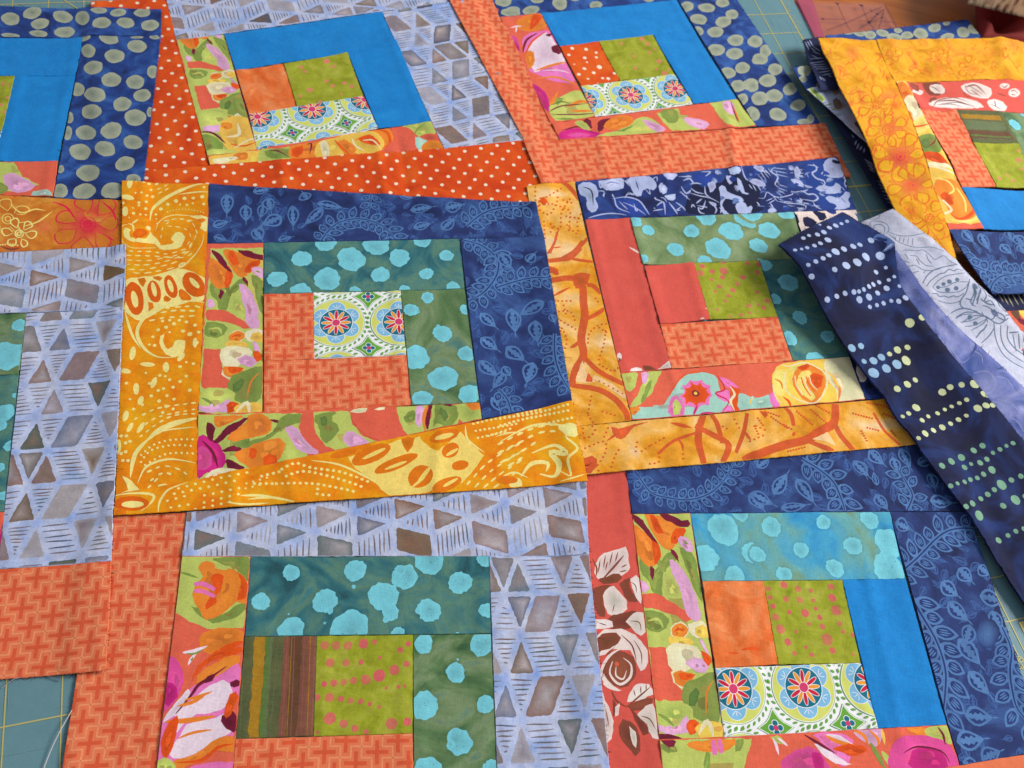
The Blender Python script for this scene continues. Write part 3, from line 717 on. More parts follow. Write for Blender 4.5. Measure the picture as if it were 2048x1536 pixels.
PR['flG'] = '''
z9 B lg 1020,320 1440,320 1400,735 1300,745 1180,745 1080,700 985,640
b gm 1215,340 1430,345 1420,490 1350,400 1230,370
b gm 1085,610 1160,640 1260,660 1400,590 1390,650 1250,710 1150,680
S gm 14 1020,420 1130,455
b oran 1130,400 1160,360 1220,375 1240,410 1340,410 1415,500 1400,610 1340,590 1250,670 1180,690 1110,600 1100,520 1150,450
b do 1195,450 1240,430 1290,450 1230,560 1230,600 1170,640 1170,590 1220,530
b do 1350,420 1415,500 1390,580 1340,560
b oran 1280,440 1340,420 1370,480 1340,590 1250,670 1190,690 1200,640 1250,560
s pk 26 1105,490 1160,490 1222,522
s pk 24 1105,530 1150,530 1222,560
b oran 1130,800 1180,750 1300,735 1392,765 1385,830 1300,850 1200,890 1150,860
S do 30 1250,860 1320,840 1390,815
b do 1180,905 1260,860 1385,850 1380,880 1220,920 1130,990 1090,1060 1110,980
S wh 22 1040,880 1100,872 1180,842
S wh 18 1120,880 1090,915 1070,952
S gm 12 1060,885 1110,885 1160,858
S gm 10 1100,905 1085,930
b mgl 960,890 1030,950 1045,1050 1000,1150 925,1230 945,1000
b mg 945,1050 1000,1070 1010,1130 940,1190
b oran 1120,1010 1280,910 1375,895 1340,960 1240,1010 1140,1060
b pk 1290,975 1372,950 1362,1120 1300,1200 1345,1340 1250,1380 1150,1460 1000,1540 900,1520 905,1300 1020,1150 1110,1070 1220,1030
b wh 1200,1060 1300,1040 1330,1150 1240,1210 1100,1240 1010,1330 960,1330 1010,1230 1110,1130
b wh 1060,1290 1240,1250 1300,1200 1330,1330 1230,1370 1130,1450 1010,1490 960,1450 1010,1380
b wh 1010,1150 1090,1080 1050,1190 960,1260 930,1270
S ma 20 1000,1230 1090,1120 1130,1065 1200,1020 1290,958
b ma 1150,1050 1200,1000 1230,1010 1190,1050
S oran 22 1010,1185 1100,1160 1180,1110
S oran 30 940,1275 1080,1265 1230,1240
S oran 18 1050,1150 1130,1130 1210,1100
S oran 16 1010,1370 1100,1335 1210,1318
b do 970,1270 1020,1240 1000,1350 970,1450 930,1500 915,1400
b oran 1000,1490 1100,1470 1180,1400 1240,1370 1340,1360 1330,1440 1220,1440 1100,1510 990,1540
S do 20 1010,1505 1150,1490 1240,1420 1330,1400
b ma 1265,1240 1350,1220 1345,1340 1290,1310 1265,1280
b ma 1310,1050 1362,1035 1362,1070 1320,1080
b do 1310,1120 1352,1110 1340,1180 1300,1250 1268,1230
b lg 885,1500 960,1480 1000,1520 1005,1640 875,1640
b pk 1000,1560 1330,1500 1330,1700 1000,1700
'''
PR['flE'] = '''
z5 B lg 1120,940 1540,930 1540,1260 1120,1320
b mg 1120,1060 1180,1060 1250,1110 1285,1190 1270,1240 1180,1270 1120,1290
b mgl 1120,1130 1170,1120 1210,1180 1190,1240 1120,1250
S ma 16 1150,1085 1210,1150 1240,1240
b ma 1180,980 1220,1000 1210,1090 1180,1070
b oran 1220,948 1400,942 1300,990 1240,1010 1220,990
B ma 1210,1090 1300,1000 1420,950 1360,1010 1260,1090 1230,1110
b oran 1290,1070 1360,1010 1450,950 1530,970 1530,1040 1450,1070 1340,1090
b ma 1260,1135 1340,1110 1380,1140 1300,1150
b oran 1340,1150 1440,1110 1540,1090 1540,1225 1430,1240 1360,1200
b do 1420,1130 1480,1150 1500,1220 1440,1200
b ma 1290,1190 1340,1210 1400,1250 1300,1240
b gm 1320,1100 1440,1070 1540,1060 1540,1100 1400,1130
b cr 1170,1290 1230,1240 1330,1250 1350,1270 1200,1305
z6 B lg 0,960 130,930 330,930 330,1180 200,1200 0,1250
b oran -10,940 80,940 120,980 110,1040 50,1062 -10,1062
S ma 18 115,968 190,985
b gm 0,1090 120,1050 180,950 300,935 300,980 200,1010 100,1080 0,1125
b oran -10,1130 100,1080 190,1080 195,1150 130,1220 -10,1250
b do 80,1180 130,1160 165,1220 90,1245
b do 0,1130 40,1130 30,1180 0,1190
B sa 300,925 362,922 370,1000 400,1080 495,1142 400,1172 320,1110 275,1020
b li 200,1010 260,1010 330,1100 400,1160 340,1165 260,1120
B lg 362,925 572,915 580,990 640,1060 740,1095 640,1115 500,1145 430,1120 370,1030
b gm 370,940 500,920 450,960 510,1010 480,1060 420,1110 390,1010
b gd 400,960 440,950 420,1010
b li 530,1070 570,1020 640,1070 680,1100 560,1125
B sa 572,938 640,902 832,890 870,1000 905,1055 780,1092 680,1070 600,1010
b cr 570,925 610,905 672,903 640,928
b cr 705,908 770,893 752,914
B lg 835,892 1010,882 1010,1045 900,1062 850,980
b gm 870,950 930,910 960,950 900,990
b li 950,890 992,885 982,980 960,1020 935,970
S oran 22 1012,885 990,950 998,1040
B lg 1040,885 1220,880 1215,1000 1100,1030 1010,1040
b ma 1018,882 1042,882 1022,960 1008,1035 1000,960
b gm 1050,885 1180,890 1180,950 1120,1030 1080,980 1040,1010 1060,930
b gd 1080,900 1130,930 1110,980 1085,940
b lg 1180,885 1320,870 1325,965 1220,990
b oran 1225,872 1310,868 1308,905 1260,917
b ma 1100,880 1150,878 1140,895
B sa 1190,965 1220,1000 1170,1010
'''
PR['flB2'] = '''
z1 b lg 1130,640 1260,640 1330,700 1270,760 1140,740
b li 1150,730 1260,710 1300,740 1180,755
b ye 1255,690 1420,675 1475,860 1380,870 1280,840
b oran 1260,700 1310,695 1320,730 1270,735
S cr 20 1290,780 1360,765 1350,700
S do 14 1310,820 1390,835 1460,810
S cr 12 1330,850 1410,800 1460,790
b gm 1140,770 1230,780 1270,850 1180,890 1160,840
S ma 14 1145,755 1220,762 1285,820
b lg 1180,860 1260,850 1400,880 1200,900
b gm 1330,560 1390,570 1430,680 1350,640
'''
PR['flCb'] = '''
z3 b mg 330,790 350,750 430,730 540,750 570,778 400,805
b mgl 380,770 450,755 520,770 450,790
S ma 10 350,745 450,722 545,765
b lg 540,780 680,740 780,675 860,672 910,720 890,765
b ma 560,690 650,676 600,720 560,755
b ma 470,690 510,680 525,742
b lg 420,700 470,690 520,740 480,735
b oran 590,722 620,680 700,658 765,680 725,720 640,742
b gm 650,752 740,722 790,690 720,745
b li 810,685 860,690 945,742 880,752
B lg 890,648 1010,618 1040,680 1195,700 1130,742 980,748 930,700
b gm 910,640 1000,625 1012,690 960,700
b li 1050,668 1190,698 1160,737 1080,720
B lg 1190,588 1360,566 1460,712 1400,728 1290,712 1240,650
b li 1262,590 1310,580 1342,650 1290,642
S ma 9 1310,580 1340,660 1358,702
S oran 8 1325,600 1350,665 1365,700
'''
PR['flCl'] = '''
z3 b oran 100,120 190,78 250,88 270,150 200,180 110,170
b do 190,85 240,100 200,150 170,170
S wh 10 60,160 95,150 125,152
S wh 8 95,150 90,185
b mgl 50,200 100,220 110,290 80,270 40,230
b mg 70,240 110,260 100,300
b pk 130,210 290,180 360,280 400,380 420,470 300,460 200,420 160,400 150,330
b wh 160,260 260,190 320,260 370,360 280,370 200,410 170,340
S ma 14 130,300 150,230 215,188
b ma 290,268 342,260 346,315 300,300
b ma 260,200 300,195 280,215
b oran 140,300 180,290 200,330 165,405 150,350
S oran 18 200,400 300,370 385,355
S oran 16 210,445 330,440 440,490
S do 12 255,185 180,240 140,320
S wh 8 240,400 330,400 400,420
b mg 190,480 260,530 285,640 235,610 180,520
b lg 285,592 430,515 500,550 560,650 320,690
b gm 300,560 360,560 330,600
S oran 24 390,610 450,580 520,590
S oran 22 330,520 300,580 280,600
S ma 10 280,640 350,605 500,592
S ma 10 285,655 400,655 560,650
S oran 20 400,632 530,635
S gm 14 320,680 440,680
S ma 10 420,700 500,710 520,760
S gd 10 290,600 350,580 400,590
'''
PR['flB'] = '''
z1 B ye 1180,945 1200,885 1330,868 1490,855 1536,850 1536,925
b oran 1330,880 1400,868 1420,900 1340,915
b cr 1210,920 1300,895 1360,905 1250,935
z2 B ye -10,860 80,860 60,930 -10,940
b lg 60,855 160,848 240,838 240,905 60,920
b gm 80,860 160,850 225,850 240,895 110,905
S ma 10 110,858 160,862 215,892
b oran 230,835 420,800 600,740 780,728 815,790 740,862 560,888 380,900 240,910
b do 240,850 300,830 300,880 250,900
b ye 380,820 480,790 560,760 600,800 520,892 380,900
b cr 395,818 440,805 450,895 420,895
b ye 560,780 650,745 740,770 765,840 700,872 600,872
b oran 500,810 560,800 610,860 560,885 520,860
b do 620,790 690,770 740,820 700,830 640,810
S do 12 600,800 680,775 740,832
S cr 12 580,790 600,830 650,862
S cr 10 640,800 700,800 745,850
S do 12 480,800 520,840 570,885
S do 16 700,738 780,755 795,815 750,850
S ma 10 325,825 350,820 338,880
B sa 800,728 850,712 930,740 960,800 965,865 780,875 765,850 820,790
b lg 850,712 1035,686 1062,760 960,778 930,740
S gm 8 930,770 960,730 1010,700
b mint 940,780 1022,810 960,858
b sa 960,775 1060,762 1075,800 1020,805
b oran 1010,800 1090,808 1108,850 970,860
'''
PR['flF'] = '''
z7 B lg 685,705 785,695 770,790 725,812
B lg 840,690 922,682 860,820 790,890 738,898 800,790
b gm 840,760 870,740 830,840 800,870
b li 800,700 842,690 840,750 815,762
b mint 740,960 760,900 920,890 980,800 1040,720 1140,695 1230,720 1250,800 1290,850 1290,925 900,962
S do 7 925,888 980,800 1040,718 1140,692 1230,716
b oran 740,905 800,895 770,940 750,940
b pk 1035,770 1050,810 1025,830 1045,860 1040,890 1090,885 1120,905 1150,880 1190,885 1185,850 1210,830 1190,800 1200,770 1160,760 1150,740 1110,750 1080,735 1070,765
b do 1050,785 1062,812 1035,830 1060,845 1055,875 1092,862 1115,890 1140,865 1170,870 1168,842 1195,825 1172,805 1185,780 1155,785 1140,755 1115,775 1085,748 1085,785
d ma 20 1113,815
d ye 11 1113,815
S mg 14 1122,885 1110,915 1100,940
S mg 14 1215,925 1160,930 1130,940
b pk 955,905 970,850 1000,828 1045,880 1045,935 970,950
b lg 980,872 1010,850 1032,920 990,940
b pk 1245,720 1310,745 1362,790 1300,785
b pk 1225,820 1300,795 1312,865 1260,852
b pk 1260,925 1290,880 1320,900 1320,930
B do 1310,768 1362,790 1368,912 1318,918
S cr 14 1310,775 1335,820 1312,860 1335,915
S mr 9 1237,715 1280,790 1225,815 1300,860 1262,925
b mint 1362,815 1400,820 1440,845 1540,825 1540,905 1368,915
b ye 1425,850 1492,842 1492,882 1430,888
z8 b mint -10,855 90,832 100,892 -10,908
b pk 90,818 140,800 165,892 105,895
zr b ye 460,1090 500,1040 560,1030 700,1010 950,992 1055,1266 560,1315 500,1295 475,1250 455,1160
b cr 790,1005 955,990 1050,1266 880,1282 860,1200 800,1120
b lyy 460,1120 500,1060 545,1110 560,1180 520,1240 470,1220
b lyy 560,1060 640,1035 700,1030 640,1070 590,1100
b oran 620,1060 680,1040 740,1060 785,1100 790,1180 740,1270 690,1285 630,1240 590,1170 590,1110
s cr 9 520,1042 560,1052 640,1030 700,1040 740,1060 785,1090 805,1150 775,1235 720,1285 640,1272 580,1240 540,1190 530,1130 545,1080
b lyy 635,1090 690,1075 705,1100 665,1140 690,1200 735,1240 700,1272 650,1230 615,1170
b do 698,1110 730,1090 778,1115 772,1160 742,1192 700,1160
b do 615,1062 660,1038 695,1045 660,1080
s do 8 640,1120 660,1180 700,1240
s do 7 670,1115 690,1165 728,1212
s cr 7 655,1110 672,1170 712,1228
s cr 7 690,1105 705,1160 742,1200
s cr 7 600,1110 610,1170 650,1235
S oran 14 470,1130 510,1150 522,1195
S do 16 525,1245 560,1275 575,1315
S oran 16 840,1140 882,1190 872,1275
S ye 18 800,1080 850,1130 880,1190
s cr 7 460,1170 475,1240 510,1285
'''
PR['flHb'] = '''
z11 B lg 900,1375 1430,1368 1380,1600 900,1640
b gm 910,1400 980,1400 1010,1450 930,1440
b ma 910,1368 1000,1385 970,1420 930,1400
b gm 1340,1380 1400,1370 1355,1460
b gm 1172,1440 1192,1440 1182,1600 1150,1600
b oran 1075,1390 1340,1368 1320,1422 1200,1452 1090,1420
s pk 30 1212,1375 1222,1462
s pk 26 1248,1372 1258,1452
z12 b lg 90,1362 150,1360 175,1400 130,1395
S wh 16 105,1368 125,1410 140,1460
S wh 14 130,1365 165,1390 190,1412
b mgl 160,1545 170,1480 240,1430 340,1420 400,1480 420,1560
b mg 330,1440 390,1470 400,1545 340,1545
b pk 330,1350 430,1335 560,1380 520,1540 440,1470 380,1390
b wh 340,1400 400,1420 500,1490 560,1520 440,1500
b wh 400,1350 470,1345 560,1400 480,1400
S ma 16 285,1348 370,1400 460,1452
S oran 22 400,1350 480,1390 610,1420
b do 450,1420 560,1400 645,1430 575,1475 500,1450
b li 560,1330 725,1315 705,1410 640,1395
S oran 20 560,1320 620,1350 650,1410
S oran 18 650,1320 700,1370 705,1410
S ye 18 722,1308 742,1405
S gm 28 660,1392 700,1460 742,1540
S lg 34 725,1440 760,1490 790,1545
b mgl 775,1440 820,1370 950,1350 1080,1380 1130,1450 1160,1545 790,1560
b mg 900,1440 960,1420 1050,1430 1100,1545 890,1545
S ma 10 850,1450 930,1415 1060,1440 1110,1510
b oran 860,1308 960,1298 975,1350 900,1345
b lg 960,1318 1097,1288 1130,1410 1060,1372 1000,1360
S ma 14 1040,1305 1070,1350 1085,1405
'''
PR['flA'] = '''
z1 B lg -10,925 90,928 120,1000 225,1052 80,1092 -10,1085
b li 20,1000 80,990 205,1055 130,1097 50,1080
b gm -10,1030 50,1070 30,1095 -10,1100
b mint 188,1092 250,1085 297,1098 292,1128 188,1128
'''
PR['flI'] = '''
zs B ye 1220,500 1330,510 1810,1450 1540,1460
b oran 1235,540 1290,530 1340,600 1290,640 1255,600
S do 14 1260,590 1310,600 1290,645
b cr 1285,640 1330,605 1400,650 1415,740 1380,790 1330,780
b oran 1320,700 1350,760 1340,800 1310,760
b lyy 1330,790 1440,720 1455,800 1370,850
S do 12 1325,800 1380,802 1450,785
b gm 1370,880 1430,848 1490,868 1525,955 1460,968 1390,955
b gd 1400,890 1440,880 1450,930 1410,940
S ma 7 1440,930 1480,900 1485,868
b do 1395,972 1500,968 1590,1065 1540,1052 1420,1000
b cr 1430,1030 1560,1040 1610,1110 1480,1090
b ye 1440,1050 1600,1080 1690,1200 1770,1350 1700,1425 1570,1390 1520,1300 1470,1160
b oran 1500,1130 1620,1150 1710,1250 1745,1360 1650,1400 1580,1350 1540,1280 1480,1200
S cr 18 1440,1052 1520,1062 1610,1105
s lyy 12 1480,1125 1560,1142 1605,1200 1560,1232
b do 1515,1230 1570,1218 1605,1290 1560,1292
s cr 16 1530,1265 1590,1325 1545,1352
s lyy 10 1620,1190 1670,1270 1680,1340
S do 14 1600,1120 1690,1220 1730,1330 1650,1385 1580,1352
S lyy 20 1570,1385 1680,1402 1760,1370 1745,1310
B sa 1550,1408 1640,1412 1720,1418 1800,1400 1810,1460 1545,1460
'''
PR['rose'] = '''
z11 b rw 540,380 590,310 650,300 715,278 730,360 735,410 700,440 640,460 580,470 545,440
S br 12 572,475 650,390 705,325
b br 570,462 660,430 692,450 650,490 588,488
S br 7 600,325 588,400;640,308 622,385;672,305 655,365;570,350 558,430;690,395 722,378;680,420 722,412;600,410 612,360
S br 10 525,345 550,400 545,450
b br 530,520 600,495 640,500 590,560 600,680 545,650
b rw 590,560 612,510 650,498 675,540 722,580 712,650 650,672 600,640
S br 5 640,650 652,600
b br 680,490 740,450 730,520 795,585 730,592 700,540
b rw 740,460 792,448 802,600 765,540
S br 6 745,480 770,500 775,540
b br 600,690 700,650 785,650 745,740 700,752 620,742
b rw 718,690 805,640 828,762 780,782 740,732
S br 6 735,700 790,710 800,760
b rw 542,690 620,690 645,735 550,745
S br 6 560,710 610,725
b rw 550,775 620,745 690,745 780,790 835,870 832,960 800,985 770,920 740,870 640,860 560,900
b br 552,800 600,762 682,780 672,830 600,860 558,882
b br 600,920 640,870 740,890 775,960 745,1060 690,1075 620,1060 585,990
S rw 16 600,1060 575,990 620,900 700,850
S rw 14 640,930 625,1000 680,1060 740,1020 745,950 700,910
S rw 10 660,960 660,1010 700,1030 720,980
b rw 590,1000 620,1060 690,1092 650,1095 585,1060
S br 8 690,780 750,840 775,930
S br 7 650,850 600,900
S br 6 760,810 800,880 805,950
d sa 12 665,945
b rw 725,1160 750,1080 830,1050 868,1090 862,1125 780,1152
S br 9 720,1190 790,1130 855,1075
S br 6 760,1090 770,1130;800,1070 800,1115;830,1060 830,1095
b br 715,1180 780,1160 862,1130 862,1180 785,1215
S br 12 635,1095 660,1150 720,1190
b br 640,1150 662,1180 655,1240 640,1230
b rw 655,1190 685,1165 672,1230 650,1245
b rw 780,1240 870,1170 905,1378 850,1340 835,1290
S br 7 800,1240 850,1260 885,1320
b br 735,1185 790,1250 852,1330 815,1350 775,1280
b br 700,1260 760,1280 792,1360 792,1465 735,1425 690,1360 678,1300
b rw 735,1295 780,1360 772,1425 750,1380
b rw 560,1100 610,1170 645,1290 635,1370 585,1380
S br 6 600,1200 620,1300
'''
PR['roseI'] = '''
z4 b br 955,478 1040,472 1090,530 1000,545
b rw 1000,488 1060,488 1085,530 1015,530
b rw 1180,490 1260,475 1345,505 1345,552 1290,562 1200,532
S br 10 1200,500 1260,488 1320,540
S br 7 1230,512 1290,552
b br 1000,560 1040,560 1040,610 1000,610
b rw 1000,585 1100,555 1240,570 1305,612 1180,622 1010,612
S br 10 1040,580 1140,575 1250,612
S br 7 1040,600 1120,595 1180,612
b rw 1325,582 1370,562 1435,590 1422,632 1350,622
S br 6 1340,590 1410,625;1370,570 1375,610
e rw 1482,526,34,24
S br 6 1460,520 1482,512 1505,530;1465,535 1490,538
e rw 1425,490,28,15
S br 6 1405,486 1425,498 1445,484
S br 7 1380,530 1440,545
zs S br 6 1670,540 1700,590 1760,600;1690,540 1740,570 1790,600;1500,640 1600,620 1700,650;1520,660 1620,650 1700,670;1430,545 1480,560 1520,590;1650,560 1680,610 1720,615;1470,680 1500,640 1560,620
z4 b rw 890,535 950,545 960,520 920,515
b br 880,480 930,490 940,520 900,520
'''
PR['redF'] = '''
z7 e rw 678,608,14,22
b br 670,615 690,620 680,640
b rw 735,692 760,672 805,672 810,700
b br 815,655 870,668 895,690 830,690
b rw 895,682 940,650 972,632 980,680
z3 S rw 12 735,1408 795,1445
'''
PR['redFc'] = '''
z7 b rw 1163,330 1200,330 1200,360
b rw 1130,408 1150,385 1165,408
'''
PR['yellow'] = '''
ze S ly 44 1000,50 880,68 720,125 600,180 500,245 410,330 385,450
S ly 20 700,165 880,145 1040,145
S ly 15 445,560 480,470 560,410 660,385 800,390 1020,410
b ly 820,392 1010,408 1020,570 930,540 960,490 900,430
b or2 905,430 1000,430 960,478
b ly 630,620 680,572 740,588 768,650 730,725 650,762 500,765 480,720 600,705 645,680 612,660
b ly 380,570 430,620 490,690 520,765 440,700 350,695 230,685 220,650 340,640 370,610
b ly 92,570 130,532 172,560 152,590 172,640 222,640 215,685 150,675 108,630
b do2 200,590 280,535 362,570 340,622 240,638
S ly 11 60,570 90,510 150,500
S ly 22 150,490 200,510 205,570
S ly 26 190,490 260,435
b ly 330,520 380,500 400,540 370,560
p ly 7 17 60,620 100,700 180,745 300,748 450,742
S ly 15 975,600 960,700 900,800 820,880 740,950 560,1010 380,1060 165,1078
b ly 690,930 760,900 770,930 710,960
k ly 15 62 34 170,785 400,785 560,810 700,780 800,740 880,640 890,560
k ly 15 70 34 145,832 400,832 600,842 780,780 850,700
k ly 15 75 36 145,885 380,882 560,850 760,850 850,800
k ly 15 75 36 130,930 330,932 520,900 680,850 800,790
k ly 15 80 36 185,985 300,985 430,962 620,915 740,870
k ly 15 85 40 230,1022 330,1022 540,985 640,962
k ly 14 55 26 505,620 520,540 570,480 650,430 760,440 850,480 900,580
k ly 12 60 26 600,510 720,525 800,560 830,640 790,720
k ly 12 60 26 560,450 700,425 850,450
B ly 120,1100 165,1070 380,1058 560,1008 740,968 860,1010 995,1080 985,1335 820,1335 620,1390 500,1420 400,1500 300,1530 200,1520 110,1440
e do2 215,1300,100,185,-8
e ly 216,1310,36,95,-10
e do2 430,1225,72,125,-14
e ly 427,1200,27,82,-14
e do2 612,1170,68,130,-18
e ly 608,1160,28,72,-18
e do2 865,1150,105,160,-38
e ly 872,1132,28,80,-42
b or2 250,1088 345,1080 312,1172
b or2 415,1060 510,1050 490,1112
b or2 525,1290 570,1268 625,1310 560,1345
b or2 720,1190 830,1280 828,1312 712,1308
b or2 365,1330 440,1370 370,1455
d ly 15 240,30,12 325,30,22 378,55,20 460,58,18 400,120,16 355,180,17 415,190,20 345,245,19 265,255,19 265,285,15 230,155,12 295,150,15 340,320,20 207,375,20 280,385,15 340,388,14 160,425,10 90,262,20 200,315,10 670,235,24 580,270,20 765,208,24 860,205,20 960,195,24 505,322,22 715,272,12 790,275,15 855,258,13 975,270,17 450,382,16 980,95,16 455,430,10 460,480,9
e ly 170,55,30,58,10 145,205,72,25,8 115,355,33,55,0
k ly 14 50 30 480,110 640,30;490,150 640,80
p ly 7 34 565,355 700,325 850,330 990,370
z5 S ly 20 1165,300 1050,290 930,310 850,360 790,430 785,500 830,570 900,610 985,612
b ly 940,470 910,510 925,580 990,614 1050,580 1052,520 1005,508 982,550 945,565 932,520
d ly 30 1018,535
S ly 15 712,350 730,420 760,500 800,560
S ly 12 730,355 770,390 800,400
k ly 12 36 20 950,330 1100,320 1155,340;870,365 1000,345 1140,350;865,400 950,385 1100,375
d ly 10 925,405 945,440,12 900,455,11 870,495,10 990,420,12 1020,400 1060,410,11 1040,462,12 1080,480,15 1110,430,12 1130,470,11 880,545,11 965,400 965,468,8 850,540,8 1120,530,12
e ly 755,590,17,40,10 840,652,42,13,3 945,668,18,30,0 875,755,15,34,25 775,790,17,34,0 800,855,15,27,25 1030,610,30,14,-50 715,690,30,14,8 715,945,16,32,15 800,1010,13,36,35 740,1010,12,32,30 675,1120,15,42,5 1110,530,14,28,0
d ly 10 1025,665,11 940,720,8 1025,750,11 985,782,11 1080,800,12 910,715 965,740 905,860,12 950,830 990,850 945,890,12 860,830,11 850,760 810,880 925,925,11 985,905 760,905 830,700,8 1060,720 1100,650 900,800 1060,640,8 930,790 720,760 740,850,8
k ly 11 30 18 770,960 900,900 1125,870;790,1020 900,950 1130,905;800,1060 900,985 1000,940 1130,935
S ly 38 1120,960 1000,985 900,1030 830,1090
S ly 26 850,1070 770,1160 742,1300
S ly 10 860,1045 980,1020 1115,1010
p ly 8 32 800,1170 870,1110 980,1080 1110,1080;800,1210 860,1140 990,1110 1110,1120;820,1230 950,1160 1110,1160
d ly 11 715,1100 700,1200 730,1200 690,1160 715,1150 720,1060 690,1060 740,1090
S ly 16 785,1330 820,1250 880,1210 980,1190 1115,1215
k ly 13 36 18 850,1260 930,1230 1020,1250 1085,1300;865,1310 930,1270 1010,1290;850,1350 900,1300
b ly 695,1290 760,1330 805,1385 720,1392 640,1388 730,1370
b ly 885,1372 920,1330 975,1340 925,1395
'''
PR['yellowb'] = '''
z5 S ly 16 645,1402 760,1385 870,1395 860,1440 800,1490
e do2 750,1445,100,42,-3
e ly 757,1450,62,20,-3
S ly 14 900,1495 912,1430 960,1365 1070,1322
d or2 30 690,1500
p ly 9 50 985,1390 1200,1345 1380,1305;1010,1360 1200,1310 1420,1265;1150,1400 1370,1355;1160,1440 1370,1390;950,1430 1060,1400;1100,1480 1350,1430;960,1470 1080,1450
S ly 18 1370,1400 1450,1398 1540,1402
S ly 12 1290,1440 1400,1450 1536,1440
p ly 7 40 1400,1330 1540,1290;1390,1360 1540,1320
z6 B lyy 560,1180 640,1160 860,1080 960,1065 1060,1150 1200,1035 1240,1090 1335,1170 1260,1260 1210,1330 1100,1350 950,1395 780,1400 700,1320 600,1240
e or2 530,1160,78,20,-14
e or2 690,1165,118,45,-24
e lyy 705,1160,72,11,-24
e or2 830,1215,130,34,-22
e lyy 830,1225,70,9,-20
e or2 970,1290,75,62,-40
e lyy 990,1280,62,12,-52
e lyy 960,1320,50,8,-40
e or2 1140,1140,52,40,-30
e lyy 1150,1150,40,10,-30
e or2 1105,1058,85,36,-14
e lyy 1105,1062,58,14,-14
e or2 1195,1225,48,28,-10
e or2 1120,1335,90,36,-22
e lyy 1140,1325,50,10,-30
b or2 860,1080 940,1070 900,1150
p ly 10 34 180,1250 260,1215 350,1240 500,1260 600,1290 700,1330;200,1290 300,1260 420,1280 560,1320 640,1350;150,1330 350,1330 520,1360 600,1380;390,1355 380,1390 480,1400;60,1290 180,1260;20,1330 130,1330
S ly 16 -10,1422 120,1410 270,1440
S ly 13 350,1200 500,1220 640,1280 730,1335
S ly 12 1225,1000 1240,1080 1335,1152
p ly 8 26 1270,990 1400,960 1536,940;1280,1030 1400,1010 1536,985;1290,1070 1450,1035;1350,1060 1500,1010
S ly 10 1400,1060 1470,1040 1536,1035
k ly 12 40 20 1240,1330 1330,1230 1440,1150 1536,1100;1290,1340 1380,1250 1536,1150;1340,1345 1430,1270 1536,1200;1400,1345 1536,1250
d ly 38 1510,1330
z7 p ly 9 26 0,960 200,930 400,880;0,1000 150,960 400,915;200,1000 420,955;100,935 250,905
k ly 15 44 20 0,1100 100,1050 200,1010 330,990;0,1150 120,1090 220,1040 330,1030;20,1200 130,1140 220,1080;60,1220 160,1160
S ly 14 0,1090 150,1010 260,990 440,1010
b ly 330,1000 440,990 445,1060 380,1060
S ly 26 120,1290 180,1215 270,1212 262,1262
S ly 34 225,1275 310,1290 335,1220 290,1150 375,1160 310,1110 180,1155
S ly 16 330,1250 400,1290 385,1190 440,1130 372,1060 450,1045
S ly 12 0,1300 80,1265 160,1300
d or2 10 60,1310 30,1330
e or2 40,1310,60,24
S ly 10 340,1320 420,1300 480,1280
'''
PR['branch'] = '''
z3 s rd 26 320,1025 370,1050 410,1085 450,1140
p rd 6.5 24 200,1070 205,1150 270,1120 350,1075;230,1130 220,1190 280,1220 320,1160 330,1110;400,1130 350,1210 340,1300 270,1260;470,1200 440,1260 440,1330 370,1270;400,1210 390,1330;250,1260 255,1370;300,1290 280,1340;225,1170 300,1165 400,1200;360,1140 420,1160;370,1230 470,1250
b rd 335,1298 320,1380 290,1440 262,1440 300,1380
s rd 22 505,1350 440,1420 390,1470 280,1490
s rd 20 470,1370 420,1430 350,1470
S rd 11 300,1410 350,1405
z7 s rd 30 265,65 340,55 400,45 460,-10
s rd 20 400,48 460,60 530,68
s rd 44 290,175 400,160 465,190 475,300 482,380 462,500 475,600 430,680 405,780
b rd 420,140 510,140 490,200 430,220
s rd 38 405,770 560,795 660,855 715,930 725,980
s rd 32 470,600 560,690 710,770
s rd 26 470,400 540,370 605,325
s rd 28 495,200 530,205 575,250
S rd 22 400,555 430,540 470,500
S rd 16 305,262 345,240 400,212
b rd 270,90 330,110 330,150 290,130
B pe 470,630 422,752 545,755 492,700
b rd 500,700 535,745 490,748
s pe 34 530,720 620,770 715,840
p rd 6 30 560,745 700,820
p rd 6.5 24 330,290 415,290;335,350 400,350 430,410;345,400 380,420 430,450;350,440 380,510 370,560;500,530 510,470 560,430 615,420;600,460 590,540 555,640;560,650 640,690 680,665;500,930 520,830;580,920 670,950;500,940 540,1000;560,440 620,480;360,310 380,380;540,270 560,300;330,410 345,470
'''
